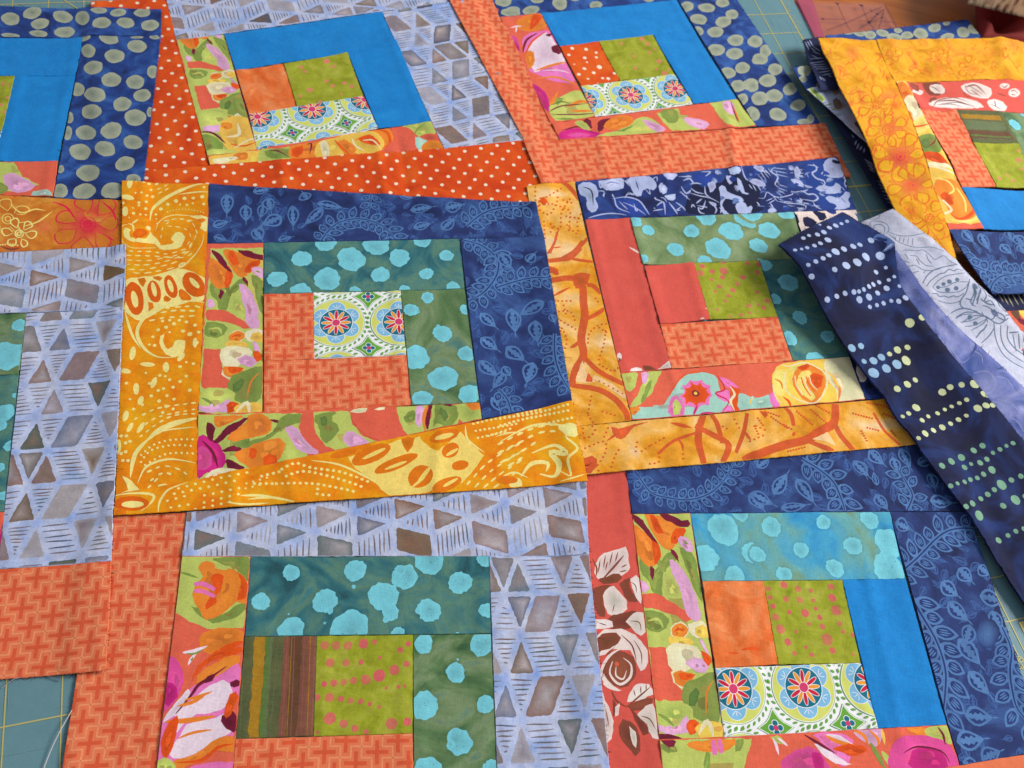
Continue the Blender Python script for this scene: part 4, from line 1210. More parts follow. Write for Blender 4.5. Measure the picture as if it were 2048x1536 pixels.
PR['branchb'] = '''
z7 S rd 19 610,1085 660,1050 720,1015 840,980
b rd 630,1008 700,1018 770,990 720,1050 690,1075 650,1060
s rd 40 1160,930 1135,1010 1130,1100 1160,1225
s rd 36 1110,1000 1220,1055 1300,1110 1265,1210
s rd 28 1200,935 1240,1000 1265,1100
s rd 18 895,1165 990,1085 1130,1035
S rd 16 1010,1070 1035,1105 1040,1145
S rd 22 970,985 1090,1010
s rd 24 1405,930 1385,1040 1340,1155
S rd 19 1390,1030 1425,1085
s rd 34 1380,1195 1440,1165 1540,1140
b rd 475,1190 540,1180 550,1230 505,1290 470,1290
p rd 7 27 480,1130 590,1090 600,1150 550,1235;470,960 480,1070 540,1030 500,980;505,910 520,850;630,1240 660,1160 690,1120;770,1150 780,1090;860,1110 950,1060;900,1150 900,1210 830,1222;800,1150 860,1110;1040,1160 1040,1215;1420,1090 1510,1050;1240,990 1300,1020;570,920 630,950 670,990;590,1070 620,1000;540,1230 560,1260;1330,960 1370,1030;1450,1000 1520,1030
z8 s rd 50 460,875 455,980 380,1030 300,1080 180,1110 60,1150 -20,1190
s rd 32 280,1080 390,1125 450,1150
s rd 32 450,970 500,1070 565,1145
B pe 330,1080 420,1030 460,1120 380,1085
s rd 24 165,885 210,940 225,1000
s rd 18 680,925 730,1010 760,1050 830,1115
S rd 16 220,1060 232,1035
b rd 30,920 80,930 60,960
p rd 7 16 240,920 340,1000;320,910 410,985;350,888 430,930;560,930 680,960;640,870 740,890 810,930;610,1030 640,1095;640,1010 720,1030;0,1000 30,1060;95,950 200,1020;170,995 215,1020;780,1030 805,1060;190,1150 290,1125;60,920 150,950;20,960 60,1010;740,930 800,960
'''
PR['navyF'] = '''
z3 b nl 445,1060 490,1040 545,1060 562,1110 540,1130 562,1180 520,1212 488,1180 500,1130 458,1110
S nd 8 470,1070 520,1090 530,1170
b nl 560,1035 600,1030 692,1008 702,1070 640,1082 590,1080
S nm 6 600,1050 640,1040 680,1050
b nl 728,1020 760,1008 835,1000 892,1050 872,1082 822,1072 802,1112 768,1112 748,1070
S nm 7 770,1030 790,1080
b nl 903,1060 922,1050 952,1072 940,1102 908,1090
b nl 938,1110 1002,1103 992,1142 955,1137
b nl 925,990 1010,985 972,1033
b nm 640,1130 730,1118 800,1140 835,1190 850,1225 700,1230
S nl 9 640,1130 720,1120 790,1140 830,1190 850,1225
S nl 8 650,1130 670,1180 740,1212
S nl 7 700,1150 770,1180 830,1225
S nl 9 500,1245 560,1225 640,1215 720,1225
b nm 900,1160 960,1150 1010,1220 900,1225
S nl 9 890,1172 930,1150 940,1225
S nl 9 1000,1150 1040,1180 1065,1210;960,1150 990,1190 1010,1222;870,1200 930,1190
S nl 10 1030,1060 1060,1100 1100,1080 1140,1120;1040,1030 1080,1020 1110,1060;1060,1110 1080,1160 1130,1170
z3 b nl 1180,1070 1240,1060 1290,1120 1270,1160 1210,1130
b nl 1130,1180 1200,1190 1190,1215 1130,1215
zd b nd -10,420 60,250 200,190 300,300 420,190 560,240 700,330 720,480 700,590 -10,612
b nm 20,200 200,190 300,260 200,330 60,300
S nl 14 0,300 60,290 120,300;10,340 60,380 150,400;0,390 100,420 200,440 300,490;150,320 160,400 200,430
b nl 190,290 240,270 260,330 220,390 190,350
b nl 290,330 340,310 380,370 440,400 520,430 550,480 460,470 380,440 340,480 330,540 400,605 330,605 310,500 320,420
b nl 370,220 430,230 430,300 390,300
b nl 480,500 560,480 590,540 640,520 620,590 500,595 470,540
S nl 16 190,480 230,500 270,560 250,605;80,540 100,590 150,605;120,450 60,500;300,540 320,560 310,600
b nl 190,480 260,490 270,520 220,520
b nl 390,150 480,130 520,170 470,210 410,200
b nm 520,120 690,110 690,220 600,250 540,200
S nl 12 520,120 545,200 590,260 700,260
b nl 480,240 540,300 560,380 610,390 580,410 510,370
b nl 590,260 700,250 790,310 700,320 660,300
S nl 10 600,300 640,350;640,300 680,370;690,310 730,370;740,310 770,360
S nl 9 700,150 780,260;730,150 810,240;760,150 830,220;790,140 850,200;690,200 760,280
b nl 640,130 730,115 760,160 700,180
S nl 9 830,160 1000,190;850,140 990,150;840,190 1010,230
S nl 14 870,130 830,170 900,230 870,300 920,330
S nl 8 900,300 1000,330;890,330 1000,370;900,350 980,400;880,370 950,420
b nl 1060,150 1100,120 1130,180 1090,250
S nl 8 1080,160 1160,150;1090,190 1170,190;1100,220 1180,230
b nl 1030,250 1110,250 1160,300 1150,330 1060,290
S nl 12 700,440 760,440 790,380 860,420 930,430 1050,400 1040,370 1130,390
S nl 9 780,470 850,440;800,500 880,450;840,400 900,480;900,440 1010,500;940,470 1060,480
S nl 16 900,470 1000,490 1100,500 1180,520 1180,560
b nm 1160,120 1400,60 1600,330 1700,500 1400,590 1250,400
S nl 18 1200,110 1280,120 1290,160 1250,190 1290,240 1370,270 1370,320 1290,340
S nl 18 1060,380 1150,370 1210,400 1270,400 1310,440 1270,470 1200,460 1130,450
S nl 14 1260,480 1290,530 1350,560;1140,490 1230,500;1090,540 1180,560
b nl 1360,110 1400,50 1470,40 1530,90 1560,180 1570,230 1480,245 1400,220 1370,170
b nd 1450,50 1500,70 1540,100 1460,100
b nl 1280,340 1370,310 1450,330 1490,290 1540,310 1530,380 1470,400 1400,400 1350,380
b nl 1390,430 1450,420 1520,440 1590,380 1640,400 1620,460 1640,520 1580,560 1480,560 1500,510 1430,490
S nm 7 1540,430 1600,500;1340,340 1400,360
b nl 1590,220 1600,240 1580,300 1610,350 1570,300
b nl 800,560 850,540 890,570 860,590 800,590
b nl 1170,300 1250,320 1240,340 1190,330
'''
_l = []
for _ in range(46):
    x, y = RR.uniform(640, 1700), RR.uniform(90, 590); a = RR.uniform(-.5, 1.2); n_ = RR.uniform(30, 90); _l.append('S %s %d %d,%d %d,%d %d,%d' % (RR.choice(['nl', 'nq', 'nl']), RR.choice([7, 9, 12, 16]), x, y, x + n_ * math.cos(a) * .5 + RR.uniform(-14, 14), y + n_ * math.sin(a) * .5 + RR.uniform(-14, 14), x + n_ * math.cos(a), y + n_ * math.sin(a)))
for _ in range(22):
    x, y = RR.uniform(20, 1680), RR.uniform(90, 590); r_ = RR.uniform(10, 34); _l.insert(0, 'b %s ' % RR.choice(['nq', 'nm', 'nq', 'nl']) + ' '.join('%d,%d' % (x + r_ * RR.uniform(.6, 1.5) * math.cos(t), y + r_ * RR.uniform(.5, 1.3) * math.sin(t)) for t in np.arange(0, 6.2, .8)))
for _ in range(9):   # fans of fine petals
    x, y = RR.uniform(150, 1500), RR.uniform(150, 560); a0 = RR.uniform(0, 6.28)
    for i in range(7): a = a0 + i * .2; _l.append('S nl 6 %d,%d %d,%d' % (x + 14 * math.cos(a), y + 14 * math.sin(a), x + 74 * math.cos(a), y + 60 * math.sin(a)))
PR['navyF'] += 'zd ' + '\n'.join(_l)
_l = ['S nl %d %d,%d %d,%d %d,%d' % (RR.choice([6, 9]), x, y, x + RR.uniform(-30, 30), y + RR.uniform(-30, 30), x + RR.uniform(-50, 50), y + RR.uniform(-40, 40)) for x, y in [(RR.uniform(560, 1180), RR.uniform(1000, 1225)) for _ in range(26)]]
PR['navyF'] += '\nz3 ' + '\n'.join(_l)
PR['navyFr'] = '''
zd B rw 1040,560 1900,560 1900,900 1100,850
b nd 1050,600 1100,640 1120,700 1080,690
b nd 1160,650 1220,640 1300,690 1260,740 1180,730
b nd 1250,580 1300,570 1380,600 1390,660 1330,670 1290,620
b nd 1120,740 1200,735 1160,745
b nm 1400,570 1500,560 1480,620 1420,600
b nl 1690,620 1720,600 1760,640 1740,690
S nm 14 1680,600 1720,640;1700,570 1760,620
z8 b nd 540,600 570,600 600,690 560,660
b rw 580,660 640,720 620,750 600,740
b nd 640,760 690,740 700,760 640,800
S nm 8 640,830 720,835
'''
PR['rowsJ'] = '''
zc b nq 270,440 350,400 440,410 522,480 515,540 450,600 380,615 440,545 380,500 290,480
b lfd 300,450 370,440 440,470 400,500 330,480
S nl 26 400,600 450,560 500,520
zd d wd 20 1160,852,24 1218,826,20 1305,815,26 1370,792,28 1425,748,24 1490,726,26 1550,704,20 1605,684,20 1328,718,14 1075,975,22 1143,962,18 1200,948,22 1275,928,24 1335,905,24 1412,870,32 1360,1062,26 1420,1030,26 1490,992,38 1575,965,28 1668,940,28 1738,922,26 1850,878,32 1285,1096,26 1205,1136,24 1242,1250,32 1478,1178,28 1598,1135,38 1712,1100,42 1802,1044,34 1945,1035,46
z8 d wd 12 415,285,17 470,265,14 517,248,14 568,240,14 597,237,11 625,225,11 655,207,11 680,195,11 713,182,12 767,170,11 600,283,17 655,267,17 705,243,13 660,323,11 700,313,11 738,302,12 782,288,12 825,290,14 862,272,16
d wd 12 755,217,17 695,125,13 750,100,11 797,153,11 825,208,11
d yd 20 885,415,28 955,385,18
d bd 16 610,545,17 555,560,22 625,635,15 680,630,22 725,610,20 680,700,29 752,675,24 812,652,26
d yd 18 770,593,14 815,570,20 872,555,18 865,630,24 815,790,19 872,765,19 917,740,14 1072,808,23 1118,778,20 1183,765,18 1253,765,24 1305,820,18 1325,830,12
d yd 12 955,970,13 990,948,11 1043,930,13 1085,908,12 1125,890,13 1170,870,14 1212,850,15 845,948,12 880,930,14 923,897,20 933,1073,13 973,1045,17 1020,1027,14 1070,1010,18 1118,988,14 1163,965,16 1208,942,14 1275,900,24 1320,885,18 1355,885,15
d gd2 14 1067,1230,18 1122,1203,17 1180,1180,21 1250,1140,17 1298,1115,18 1197,1237,16 1235,1217,12 1287,1210,16 1325,1190,15 1358,1155,13 1398,1135,15 1435,1115,12 1472,1100,13 1115,1345,14 1155,1330,12 1197,1320,12 1230,1307,13 1270,1297,14 1307,1275,15 1355,1250,20 1205,1460,15 1242,1445,15 1290,1415,14 1330,1390,17 1368,1363,15 1410,1335,26 1465,1308,16 1518,1287,16 1278,1515,22 1418,1455,18 1490,1420,26 1545,1400,16
z12 d gd2 15 1280,100,24 1393,240,16 1447,212,14 1492,188,14 1536,175,13 1205,50,15 1242,30,15
'''
PR['swirl'] = '''
z8 h sw 960,440,90,70,.3 1080,560,110,50,.2 1320,760,110,90,.2 1420,900,120,80,.3 870,240,60,90,.4
S sw 10 1000,420 1060,470 1050,540 1120,560 1180,640 1230,610
S sw 10 1210,480 1250,520 1230,560 1290,600 1300,650
S sw 14 1250,700 1320,690 1370,740 1350,810 1290,800 1290,750 1330,740
S sw 9 1380,690 1440,700 1500,760 1536,830;1370,720 1440,740 1500,840;1340,860 1420,880 1480,960;1400,850 1470,880 1530,960;1430,940 1500,980 1536,1040
S lfd 12 1200,480 1260,540 1230,600;1380,680 1450,670 1520,720
'''
PR['white'] = '''
zc s kl 9 235,310 240,260 330,250 430,280 460,340 430,400;275,370 290,300 370,290 410,330 400,390
s kl 8 230,230 330,215 350,170;250,200 300,170;170,300 220,310 240,350
s kl 9 440,370 560,415 720,420 880,390;450,400 580,500 780,560 950,560 1100,610;500,420 540,470
s kl 7 540,430 530,480;590,430 580,490;640,440 625,505;690,440 680,520;740,450 735,530
s kl 9 620,600 680,590 780,600 860,590 930,640 1000,700 1100,660 1180,740 1260,770
s kl 10 560,650 620,720 700,740;700,660 780,660 830,720 900,770 980,780;640,640 680,700;900,640 920,700 960,750;780,690 820,760
s kl 10 650,800 760,770 860,820 960,830 1060,810;690,820 700,870;740,860 810,840;860,860 890,840
s kl 13 850,990 900,900 980,830 1100,790 1250,770
s kl 12 900,1020 940,960 1000,910 1060,870 1110,860 1160,820 1220,840 1260,820 1320,840
s kl 9 970,1030 1040,950 1150,890 1340,870;970,1030 1030,1080 1150,1090 1280,1080 1360,1030 1400,950;1060,1030 1140,1020 1240,970 1380,970
d kl 24 1170,962 1258,940 1035,1030 1140,1060 1248,1042 1100,990
s kl 12 960,1110 1020,1110 1050,1140 1110,1130 1160,1145 1220,1130 1270,1140 1340,1100
s kl 9 1040,1190 1160,1215 1280,1195 1340,1130
s kl 12 1400,940 1370,1080 1300,1190 1320,1260 1420,1290 1500,1310
b kl 1430,990 1480,990 1500,1050 1440,1060
s kl 12 1440,1010 1460,1100 1420,1200 1480,1250;1500,1000 1530,1080 1490,1180
s kl 14 1540,1040 1600,1120 1580,1200 1650,1190 1700,1260;1360,1160 1440,1180;1560,1240 1640,1270 1700,1340 1680,1400 1600,1380 1550,1320
b kl 1650,1290 1720,1300 1740,1370 1680,1370
s kl 12 1740,1230 1800,1300 1860,1330;1740,1380 1820,1420 1860,1390
s kl 10 1180,1340 1270,1290 1400,1280 1500,1330 1600,1380 1620,1440;1240,1400 1330,1350 1450,1340;1300,1440 1420,1420 1540,1370;1350,1490 1480,1470 1600,1400
d kl 22 1405,1390 1470,1450
zf s kl 13 140,500 260,450 400,480 500,530;190,560 300,500 420,500
s kl 11 260,620 400,540 530,550;370,710 500,640 560,570;490,860 580,780 640,690
s kl 16 430,800 480,730 520,700 560,640
d kl 28 355,555 420,630 90,235 190,218 110,140
s kl 11 640,620 660,800 740,980 860,1090 992,1160;720,650 730,820 810,960 992,1090;800,660 800,800 880,920 992,1000
s kl 9 860,760 900,960;920,760 940,930;970,760 980,860
s kl 13 540,540 680,630 760,600 740,540 620,480;770,540 860,540 900,620 960,700;820,740 920,740
s kl 15 380,190 420,280 380,420;470,230 440,400;560,300 660,360 700,440;480,340 560,400 640,420
'''
PR['ray'] = '''
za S ray 14 420,650 490,690;430,740 540,800;420,800 600,780;410,860 620,830;430,890 640,870;450,920 650,910;480,950 690,940;530,1000 700,970;560,1040 710,1010
S ray 13 320,590 360,700;345,570 400,680;370,560 430,660;300,620 340,740;400,545 460,640;450,620 560,700;440,690 570,740;530,1060 560,1110;570,1070 590,1120;600,1080 610,1130;650,1040 710,1060
'''
PR['ray2'] = '''
zc S ray 18 500,270 525,300;535,300 560,380
px S ray 2.6 1708,276 1703,270;1713,281 1709,291;1718,287 1713,299;1724,292 1719,301;1729,296 1727,306
S ray 2.4 1728,318 1748,330;1731,324 1751,336;1734,330 1752,342;1738,338 1750,345;1755,362 1768,368;1756,368 1766,374;1759,376 1774,380;1762,383 1776,386;1766,391 1780,393;1769,398 1783,400;1774,405 1786,408
'''
PR['ray3'] = '''
zc S rayg 14 1790,1100 1860,1240;1840,1100 1920,1260;1900,1090 1980,1240;1960,1080 2040,1230;2020,1080 2100,1220;1740,1110 1800,1210
'''
PR['fwI'] = '''
z4 h flm 830,900,130,110,.0 900,1050,120,90,.15 760,560,90,60,.5 790,720,100,90,.4 560,300,60,60,.6
f fl 8 835,890,150,7 905,1055,130,6 700,600,110,6 760,740,110,7 1000,1240,110,6
h fl 800,600,40,40,.2
S fl 6 420,400 480,440 540,420 600,460;400,300 450,340 520,330;600,300 640,360 700,380;480,500 540,540 600,520 640,560;560,360 600,420 700,440
S fl 6 870,1180 940,1230 1000,1280;840,1200 880,1270 960,1330;1000,1300 1060,1380 1100,1440;880,1130 960,1180
h fl 440,430,60,50,.7 640,420,60,60,.7 900,1200,70,60,.6
''' + 'z4 ' + '\n'.join('S fl %d %d,%d %d,%d %d,%d' % (RR.choice([4, 5, 7]), x, y, x + RR.uniform(-26, 26), y + RR.uniform(5, 30), x + RR.uniform(-34, 34), y + RR.uniform(25, 60)) for x, y in [(360 + t * 620 + RR.uniform(-10, 330), 240 + t * 1120) for t in [RR.random() for _ in range(90)]])
PR['fwI2'] = '''
z4 f fl 7 770,310,70,6 1230,380,70,6 1420,270,60,6 1050,330,60,6
S fl 7 850,270 900,340 960,420 1040,440;950,280 1010,330 1060,440;1040,300 1060,380 1100,460;1120,260 1100,330 1140,420
S fl 6 880,380 960,400 1040,430;1180,420 1220,390 1260,440;1300,280 1360,330 1340,400;1430,300 1480,360 1520,420
h oran 1480,250,110,60,.3 800,250,60,40,.5 1330,300,80,50,.6
h fl 1050,400,40,50,.5 1250,390,50,30,.5
''' + 'z4 ' + '\n'.join('S fl %d %d,%d %d,%d %d,%d' % (RR.choice([4, 5, 6]), x, y, x + RR.uniform(-30, 30), y + RR.uniform(-20, 20), x + RR.uniform(-50, 50), y + RR.uniform(-34, 34)) for x, y in [(RR.uniform(740, 1536), RR.uniform(250, 450)) for _ in range(60)])
PR['fwA'] = '''
z1 h flm 500,1270,190,140,.0 560,1200,90,60,.2
f flm 7 500,1275,200,7
f lyy 7 45,1245,150,6 -120,1100,100,6
h rd 60,1400,120,60,.3
h sa 250,1290,80,60,.4
f ly 9 110,1330,90,6
S lyy 12 60,1160 120,1210 200,1190 260,1200;130,1290 220,1260 300,1200
S br 14 0,1400 60,1420 120,1410
p lyy 6 14 0,1395 60,1390 110,1400
S flm 12 300,1150 380,1180 420,1240;580,1150 640,1200 660,1260;600,1340 650,1370
'''
DOTS = {
'A1': 'z1 60,108,57,38 185,75,60,33 228,135,57,32 357,97,60,34 470,105,45,40 368,183,64,34 220,192,58,20 580,135,58,34 717,135,53,32 855,150,53,36 675,78,50,22 812,78,52,26 565,65,50,18 60,205,55,14 -60,150,50,30',
'A2': 'z1 503,290,45,38 620,220,60,35 652,320,60,42 780,265,58,38 530,383,60,40 632,452,60,44 770,467,57,42 440,505,42,42 540,537,68,44 868,410,34,38 810,545,52,40 695,592,58,42 520,633,62,44 770,670,65,52 390,665,30,35 488,752,62,46 633,742,68,48 385,755,25,45 757,810,60,42 455,860,68,48 597,845,64,46 710,930,62,42 500,980,72,50 340,1085,50,44 478,1085,70,48 640,1085,72,50 760,1020,45,30 480,215,40,25 880,215,30,15 780,215,40,8 345,960,20,25 855,640,20,30',
'C1': 'z3 70,65,50,30 175,60,52,28 340,20,45,42 545,30,40,22 30,5,40,22 430,-20,40,30 845,-10,40,25 210,0,40,20 z2 1480,75,60,25 1440,10,50,30',
'C2': 'z3 1060,40,45,32 1175,45,50,28 1265,15,42,28 1320,82,38,30 1130,110,50,32 1270,125,48,34 1225,183,50,32 1125,180,34,30 1340,230,50,34 1450,240,48,30 1230,285,52,36 1335,305,52,34 1380,385,46,34 1478,335,50,32 1297,415,46,36 1352,490,46,38 1425,480,50,36 1478,560,54,40 1378,565,36,34 1435,650,46,44 z4 10,235,40,35 65,290,34,38 35,335,44,34 120,395,45,34 78,458,54,38 -10,490,38,36 205,508,44,36 35,560,50,40 115,545,54,38 250,600,46,34 135,653,54,38 5,655,30,36 285,695,44,18 320,680,20,30',
'S1': 'zb 50,600,60,60 120,470,70,40 260,540,100,60 470,515,120,85 680,430,110,65 860,360,60,35 880,560,110,60 1120,495,105,85 1290,450,110,80 1300,610,70,30 740,630,110,45 1090,640,60,30 650,650,60,20 z4 600,190,40,20 660,200,35,25 540,185,40,14 730,190,40,20 800,215,50,25',
'S2': 'za 330,970,105,85 310,1090,60,50 540,1170,60,40',
'D1': 'z1 '}
def dots(ink, s):
    w = 'px'
    for q in s.split():
        if q in WIN: ink.w = WIN[q]; continue
        x, y, a, b = map(float, q.split(',')); ink.lay += 1
        a *= .93; b *= .93; ring = ink.T(blob_ring((x, y), a, b, RR.uniform(-.25, .25), .07, 24)); cen = ink.T([(x + RR.uniform(-.3, .3) * a, y + RR.uniform(-.3, .3) * b)])[0]
        fan2(ink, ring, cen, (176, 180, 152), (134, 144, 126), .06)
BL = {
'E1': '295,1473,57 577,1475,82 850,1465,60 1117,1455,40 430,1385,60 720,1395,72 980,1372,48', 'E1b': '155,165,57 440,165,78 742,140,54 1003,135,40 290,240,62 600,238,36 880,225,30 1155,214,38',
'E2': '1010,272,36 917,343,42 955,350,12 1225,340,32 1095,475,55 1070,432,11 945,613,78 1230,592,48 1100,730,82 980,850,57 1250,825,64',
'G1': '235,425,48 600,413,62 880,450,72 855,410,30 760,560,85 800,650,48 775,690,20 1020,350,86 1195,482,65 1335,350,45 62,590,52 427,585,70 455,640,20 1018,640,66 960,640,20 1345,640,42 235,750,74 565,745,108 840,778,42 1180,775,12 425,712,8 590,505,12 220,660,6',
'G2': '988,832,53 1320,830,68 1170,993,55 995,1180,76 1340,1173,50 1190,1387,72 1145,1400,20 1015,1560,85 1375,1540,52 1182,918,7',
'H1': '1270,178,88 1165,345,78 1440,315,62 1335,445,55 1365,88,45 1525,165,38', 'H1b': '98,165,55 392,140,40 655,125,50 268,295,43 562,272,52 20,320,45 770,255,78 765,400,88 170,435,44 460,400,50',
'F1': '843,1310,35 1090,1315,44 1315,1315,65 1410,1235,78 1175,1235,55 765,1262,38 1000,1418,46 1240,1415,72 1465,1395,52 1165,1485,38 815,1475,28', 'F1b': '85,1310,58 25,1398,50 -20,1210,60 185,1212,48 45,1512,45',
'F2': '60,90,38 120,280,34 195,185,55 262,383,42 200,505,44 417,492,38 350,625,50', 'D1': '110,430,42 60,610,95 125,560,30 20,560,50', 'D2': '20,930,62 60,1115,36 0,1000,40 90,830,18 0,1240,30 20,1400,30',
'I1': '1480,715,30 1530,650,25 1600,700,40', }
def blots(ink, w, s): run(ink, w + ' r tq 40 ' + BL[s])

# ------------------------------------------------------------------ the blocks: what lies on what, and every sewn strip
J_LIFT = [unp((1620, 540)), unp((1760, 470))]
layer('B', [], .0016)
layer('C', ['B'], .0009); layer('A', ['B'], .0009); layer('H', [], .0016)
layer('F', ['C', 'B', 'H'], .0008); layer('G', ['H'], .0008)
layer('E', ['A', 'B', 'F', 'G'], .0008)
layer('D', ['A', 'E', 'G'], .0008)
layer('S1', ['C'], .007, .07, .0002); layer('S2', ['S1'], .004, .07, .0002); layer('S3', ['S1', 'S2'], .003, .07, .0002)
layer('I', ['S1', 'S2', 'S3'], .006, .05, .0003)
layer('K', ['I', 'F'], .002, .045, .0004)
layer('N', ['K', 'I', 'F', 'H'], .0025, .03, .0006)
def jl(P):
    d = np.hypot(*(P - J_LIFT[0]).T); d2 = np.hypot(*(P - J_LIFT[1]).T)
    return .018 * np.exp(-(d / .055) ** 2) + .004 * np.exp(-(d2 / .03) ** 2)
layer('J', ['N', 'K', 'I', 'F', 'H'], .0048, .03, .0006, jl)
def add_crease(o, a, b, w, am): CREASE.append((o, unp(a), unp(b), w, am))
PLAN = []
def blk(k, name, label, cat, patches, group=None): PLAN.append((k, name, label, cat, patches, group))
def use(src_pts, dst_pts, src):   # move a traced print from one cloth to another: two picture points each
    return ('use', src_pts, dst_pts, src)
R_ = lambda t: (lambda ink, q: run(ink, PR[t], {'yellow': .10, 'yellowb': .10, 'fwI': .25, 'fwI2': .4, 'swirl': .3, 'branch': .06, 'branchb': .06}.get(t, 0)))
def undergrowth(ink, q):
    """faint small leaves and sprigs printed under the clear ones"""
    f = local_tf(q); u0, u1, v0, v1 = bounds(q, f); keep = dict(COL); COL['lf'] = (62, 96, 156); COL['lfd'] = (38, 58, 116)
    for _ in range(int((u1 - u0) * (v1 - v0) / 110)):
        x, y, a = RR.uniform(u0, u1), RR.uniform(v0, v1), RR.uniform(0, 6.28); L_ = RR.uniform(6, 11); P = f([(x, y), (x + L_ * math.cos(a), y + L_ * math.sin(a))]); leaf(ink, P[0], P[1], L_ * .00026)
    COL.update(keep)
LF = lambda t: (lambda ink, q: (undergrowth(ink, q), run(ink, t)))
RX = lambda t: (lambda ink, q: run(ink, t))
DT = lambda t: (lambda ink, q: dots(ink, DOTS[t]))
WV = lambda ox=0, oy=0, m=0: (lambda ink, q: p_weave(ink, q, (ox, oy), m))
PK = lambda ox=0, oy=0: (lambda ink, q: p_polka(ink, q, (ox, oy)))
TR = lambda ox=0, oy=0, m=0, kk=1.: (lambda ink, q: p_tri(ink, q, (ox, oy), m, kk))
def MD(px, win, m=0):
    def f(ink, q):
        ink.w = WIN[win]; c = ink.T([px])[0]; F = local_tf(q, m); o = F(np.array([0., 0]))[0] if F(np.array([0., 0])).ndim > 1 else F(np.array([0., 0]))
        ex = (F(np.array([1., 0])) - o).reshape(-1) * 1000; ey = (F(np.array([0., 1])) - o).reshape(-1) * 1000
        d = c - o; p_medal(ink, q, d @ ex * 1000, d @ ey * 1000, m)
    return f
def BT(*ws): return lambda ink, q: [blots(ink, w, s) for w, s in ws]
def XF(src, s0, s1, w, d0, d1, w2):
    def f(ink, q):
        t = Ink(ink.k); t.z0 = ink.z0; run(t, PR[src]); t.w = WIN[w]; a0, a1 = t.T([s0, s1]); t.w = WIN[w2]; b0, b1 = t.T([d0, d1])
        z = complex(*(b1 - b0)) / complex(*(a1 - a0))
        for (pts, col, al, cv, ca, lay) in t.sh:
            c = (pts[:, 0] - a0[0] + 1j * (pts[:, 1] - a0[1])) * z if isinstance(pts, np.ndarray) else None
            ink.sh.append((np.stack([c.real + b0[0], c.imag + b0[1]], 1), col, al, cv, ca, ink.lay + lay))
        ink.lay += t.lay
    return f
NONE = lambda ink, q: None
PLAB = {'polka': 'deep orange fabric with white polka dots', 'tri': 'pale lilac batik with grey-brown triangles and hatching', 'floral': 'painterly floral print in orange, green, pink and lilac', 'blue': 'plain bright blue fabric',
 'orange': 'mottled orange batik', 'green': 'lime green batik with pink dots', 'medal': 'white fabric with round blue and red flower medallions', 'weave': 'orange fabric with red crosses and pale stepped lines',
 'dotbatik': 'indigo batik with grey-green ovals', 'flowerbrown': 'amber batik with pink and gold flower outlines', 'red': 'coral fabric with brown and white roses', 'leaf': 'navy batik with light blue leaves and vines',
 'tealsky': 'sky blue batik with pale spots', 'branch': 'golden batik with rust-red branches and dotted lines', 'navyfloral': 'navy and lilac floral batik', 'tealblue': 'dark teal batik with turquoise spots', 'tealgreen': 'green-teal batik with turquoise spots', 'sage': 'sage green batik with turquoise spots',
 'stripe': 'olive and brown striped fabric', 'yellow': 'yellow-orange batik with cream paisley swirls', 'rayfab': 'navy fabric with fine white rays', 'flower': 'golden yellow batik with red flower outlines',
 ('solid_strip', 'red'): 'plain coral fabric', ('center_patch', 'red'): 'plain coral fabric'}
blk('B', 'quilt_block', 'quilt block with orange polka dot borders, top middle of the spread', 'quilt block', [
 ('border_strip', 'polka', (181, 4, 331, -8, 418, 331, 222, 347), PK(2, 3)),
 ('border_strip', 'polka', (222, 347, 1062, 279, 1100, 412, 215, 392), PK(4, 2)),
 ('print_strip', 'tri', (331, -8, 897, -88, 930, -2, 352, 81), TR(3, 8, 1)),
 ('print_strip', 'tri', (764, 24, 930, -2, 1060, 279, 888, 298), TR(8, 5)),
 ('floral_strip', 'floral', (352, 81, 448, 69, 515, 301, 415, 314), (lambda g: lambda ink, q: (run(ink, 'z1 B lg 1000,190 1290,190 1480,870 1180,900'), g(ink, q), run(ink, PR['flB2'])))(XF('flH', (1020, 900), (1000, 400), 'z11', (1230, 500), (1200, 270), 'z1'))),
 ('floral_strip', 'floral', (415, 314, 862, 243, 888, 298, 420, 331), R_('flB')),
 ('solid_strip', 'blue', (448, 69, 764, 24, 797, 90, 471, 141), NONE),
 ('solid_strip', 'blue', (695, 105, 797, 90, 862, 243, 757, 257), NONE),
 ('center_patch', 'orange', (471, 141, 568, 128, 594, 213, 498, 229), NONE),
 ('center_patch', 'green', (568, 128, 695, 105, 727, 193, 594, 213), RX('z2 d pdl 14 435,350,18 290,385 310,408,12 473,378 435,460 470,488 537,472 580,492 340,513,20 285,550 400,580,12 610,450,10 520,540,9')),
 ('medallion_strip', 'medal', (498, 229, 727, 193, 757, 257, 514, 302), MD((358, 620), 'z2'))])
